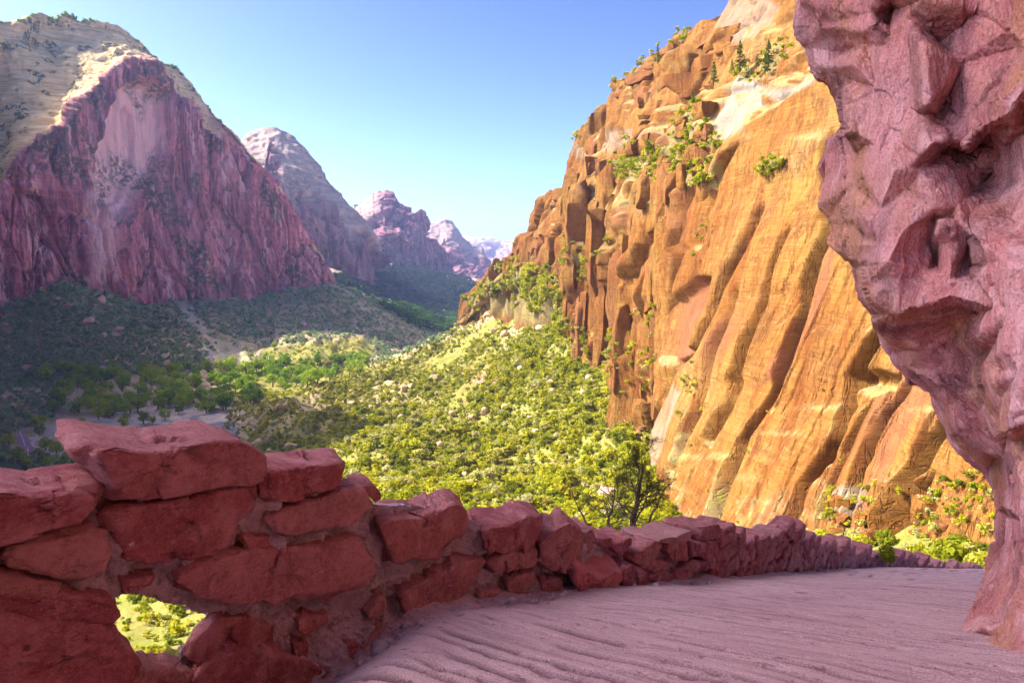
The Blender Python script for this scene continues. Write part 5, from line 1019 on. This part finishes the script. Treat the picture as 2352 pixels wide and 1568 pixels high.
# ---- trees and twigs just outside the wall
def grow(base, dirv, length, rad, depth, rg, out, tips, spread=.55, grav=.04, seg=5, shrink=.66, kids=(1, 3)):
    p = np.array(base, float); d = np.array(dirv, float); pts = [p.copy()]; rs = [rad]
    for s in range(seg):
        d = d + rg.normal(size=3) * .13 + np.array((0, 0, grav)); d /= np.linalg.norm(d); p = p + d * length / seg; pts.append(p.copy()); rs.append(rad * (1 - .75 * (s + 1) / seg) + .0012)
        if depth > 0 and s >= 1:
            for _ in range(rg.integers(*kids)):
                e = d + rg.normal(size=3) * spread; e /= np.linalg.norm(e); grow(p, e, length * shrink * rg.uniform(.6, 1.1), rad * .45, depth - 1, rg, out, tips, spread, grav, 4, shrink, kids)
    out.append(tube(pts, rs, 6 if rad > .02 else 4))
    if depth == 0: tips.append((pts[len(pts) // 2], d)); tips.append((pts[-1], d)); tips.append((pts[-2], d))
def tufts(tips, rg, n, ln, wd):
    C = []; D = []
    for p, d in tips:
        for _ in range(n):
            e = d + rg.normal(size=3) * .7; e /= np.linalg.norm(e); C.append(p + rg.normal(size=3) * ln * .3); D.append(e)
    C = np.array(C); D = np.array(D); S = np.cross(D, rg.normal(size=D.shape)); S /= np.linalg.norm(S, axis=1, keepdims=True); l = ln * rg.uniform(.6, 1.3, (len(C), 1))
    return np.stack((C - S * wd, C + S * wd, C + D * l + S * wd * .5, C + D * l - S * wd * .5), 1).reshape(-1, 3), np.arange(len(C) * 4).reshape(-1, 4)
rg = np.random.default_rng(71); D0 = 13.0
def tree(uv0, uv1, D, kids, label, name, rad, foliage, seed, depth=2, lenf=.42, nt=9, spread=.55):
    rg = np.random.default_rng(seed); b = W(*uv0, D); t = W(*uv1, D); H = np.linalg.norm(t - b); root = empty(name, tuple(b)); out = []; tips = []
    pts = [np.array((0, 0, -3.0)), np.zeros(3)] + [(t - b) * s + rg.normal(size=3) * .02 * H * (s < 1) for s in (.2, .4, .6, .8, 1)]
    out.append(tube(pts, [rad * 1.15, rad, rad * .85, rad * .66, rad * .48, rad * .3, rad * .1], 8))
    for s in np.linspace(.08, .97, kids):
        p = (t - b) * s; a = rg.uniform(0, 6.28); d = np.array((math.cos(a), math.sin(a) * .8, rg.uniform(.25, .8))); d /= np.linalg.norm(d)
        grow(p, d, H * lenf * (1.05 - .62 * s) * rg.uniform(.6, 1.15), rad * .38 * (1.1 - s), depth - 1, rg, out, tips, spread)
    link('trunk', mesh_from('trunk', *join(out), M['bark' if foliage else 'twig']), root)
    if foliage: link('crown', mesh_from('crown', *tufts(tips, rg, nt, .055 * H / 1.3, (.0032 * H / 1.3)), M['near']), root)
    tag(root, label, 'tree' if foliage else 'dead shrub'); return root
tree((1454,1225), (1474,1040), 13.0, 18, 'dark slender juniper rising just behind the wall', 'juniper_tree', .06, True, 73, 3, .38, 2)
tree((1395,1215), (1420,1095), 12.6, 14, 'small leafy sapling left of the dark juniper behind the wall', 'juniper_tree', .022, True, 76, 2, .6, 4)
tree((1348,1205), (1300,1105), 11.2, 9, 'bare dead shrub with curved twigs behind the wall', 'dead_shrub', .016, False, 74, 2, .55)
tree((1405,1222), (1385,1140), 12.0, 9, 'bare forked twigs rising at the foot of the juniper', 'dead_shrub', .02, False, 75, 2, .7)
tree((1480,1222), (1530,1120), 14.0, 12, 'half-bare leaning bush right of the juniper', 'juniper_tree', .025, True, 77, 2, .6, 3)
tree((1935,1242), (1942,1205), 20.0, 10, 'spiky dry tuft sticking up behind the far wall', 'dead_shrub', .02, False, 78, 1, .9)
g = W(2036, 1292, 21.3); o = link('shrub', shm[2], None, (g[0], g[1], float(pathz(g[0], g[1])))); o.scale = (.3, .3, .42); tag(o, 'small green weed growing at the foot of the far wall on the path side', 'weed')

# grit and pebbles swept against the foot of the wall and the overhang
pv = [rock(700 + k, 7) for k in range(4)]; n = 1500; wu_ = RNG.uniform(300, 2250, n); off_ = np.abs(RNG.normal(0, .16, n)) + .04
tt_ = np.stack((np.interp(wu_, _wu, wt[:, 0]), np.interp(wu_, _wu, wt[:, 1])), -1)
gx = np.interp(wu_, _wu, wx) + tt_[:, 1] * off_; gy = np.interp(wu_, _wu, wy) - tt_[:, 0] * off_
m = 500; rx_ = RNG.uniform(-.6, 6.5, m); ry_ = RNG.uniform(3, 17, m); gx = np.r_[gx, rx_]; gy = np.r_[gy, ry_]
sz_ = np.r_[np.exp(RNG.normal(-4.0, .55, n)), np.exp(RNG.normal(-4.7, .4, m))]
o = merged('gravel', np.stack((gx, gy, pathz(gx, gy) - .006), -1), np.clip(sz_, .004, .07), RNG.uniform(0, 6.28, n + m), pv, M['mortar']); tag(o, kind='stuff')
# ------------------------------------------------------------------ camera, light, air
cam = bpy.data.cameras.new('camera'); co = bpy.data.objects.new('camera', cam); COL.objects.link(co); sc.camera = co
cam.sensor_width = 36; cam.lens = 36 * F / 2352; cam.clip_start = .05; cam.clip_end = 60000
co.location = (0, 0, 0); co.rotation_euler = (math.pi / 2 - PITCH, 0, 0)
SUN = Vector((-.70, .07, .70)).normalized()
el = math.asin(SUN.z); rot = math.atan2(SUN.x, SUN.y)
wd = bpy.data.worlds.new('World'); sc.world = wd; wd.use_nodes = True; nt = wd.node_tree
bg = nt.nodes['Background']; sky = nt.nodes.new('ShaderNodeTexSky'); sky.sky_type = 'NISHITA'; sky.sun_disc = False
sky.sun_elevation = el; sky.sun_rotation = rot; sky.altitude = 1500; sky.air_density = .45; sky.dust_density = 5; sky.ozone_density = 1.0
v1 = nt.nodes.new('ShaderNodeVectorMath'); v1.operation = 'SCALE'; v1.inputs['Scale'].default_value = 1 / SKY_REF; gm_ = nt.nodes.new('ShaderNodeGamma'); gm_.inputs[1].default_value = SKY_GAMMA
v2 = nt.nodes.new('ShaderNodeVectorMath'); v2.operation = 'SCALE'; v2.inputs['Scale'].default_value = SKY_REF
hs = nt.nodes.new('ShaderNodeHueSaturation'); hs.inputs['Saturation'].default_value = SKY_SAT; hs.inputs['Hue'].default_value = SKY_HUE
nt.links.new(sky.outputs[0], v1.inputs[0]); nt.links.new(v1.outputs[0], gm_.inputs[0]); nt.links.new(gm_.outputs[0], v2.inputs[0]); nt.links.new(v2.outputs[0], hs.inputs['Color']); nt.links.new(hs.outputs[0], bg.inputs[0])
bg.inputs[1].default_value = SKY_STRENGTH
su = bpy.data.lights.new('sun', 'SUN'); su.energy = SUN_STRENGTH; su.angle = math.radians(.53); su.color = (1, .93, .80)
so = bpy.data.objects.new('sun', su); COL.objects.link(so); so.rotation_euler = SUN.to_track_quat('Z', 'Y').to_euler(); so.location = (-50, -30, 120)
if HAZE > 0:
    hb = np.array([(x, y, z) for x in (-4000, 6000) for y in (-400, 14500) for z in (-160, 640)], float)
    hq = [(0, 1, 3, 2), (4, 6, 7, 5), (0, 4, 5, 1), (2, 3, 7, 6), (0, 2, 6, 4), (1, 5, 7, 3)]
    hm = bpy.data.materials.new('canyon_air'); hm.use_nodes = True; t = hm.node_tree; t.nodes.clear()
    o_ = t.nodes.new('ShaderNodeOutputMaterial'); pv = t.nodes.new('ShaderNodeVolumePrincipled'); pv.inputs['Color'].default_value = (.42, .56, 1.0, 1); pv.inputs['Density'].default_value = HAZE; pv.inputs['Anisotropy'].default_value = .1
    t.links.new(pv.outputs[0], o_.inputs['Volume'])
    tag(link('haze', mesh_from('haze', hb, hq, hm, flat=True)), kind='stuff')
vs = sc.view_settings; sc.display_settings.display_device = 'sRGB'; vs.view_transform = 'Standard'; vs.look = 'None'; vs.exposure = EXPO; vs.gamma = 1
cy = sc.cycles; cy.max_bounces = 5; cy.diffuse_bounces = 4; cy.glossy_bounces = 2; cy.transmission_bounces = 2; cy.volume_bounces = 0; cy.transparent_max_bounces = 4
cy.use_denoising = True; cy.sample_clamp_indirect = 6
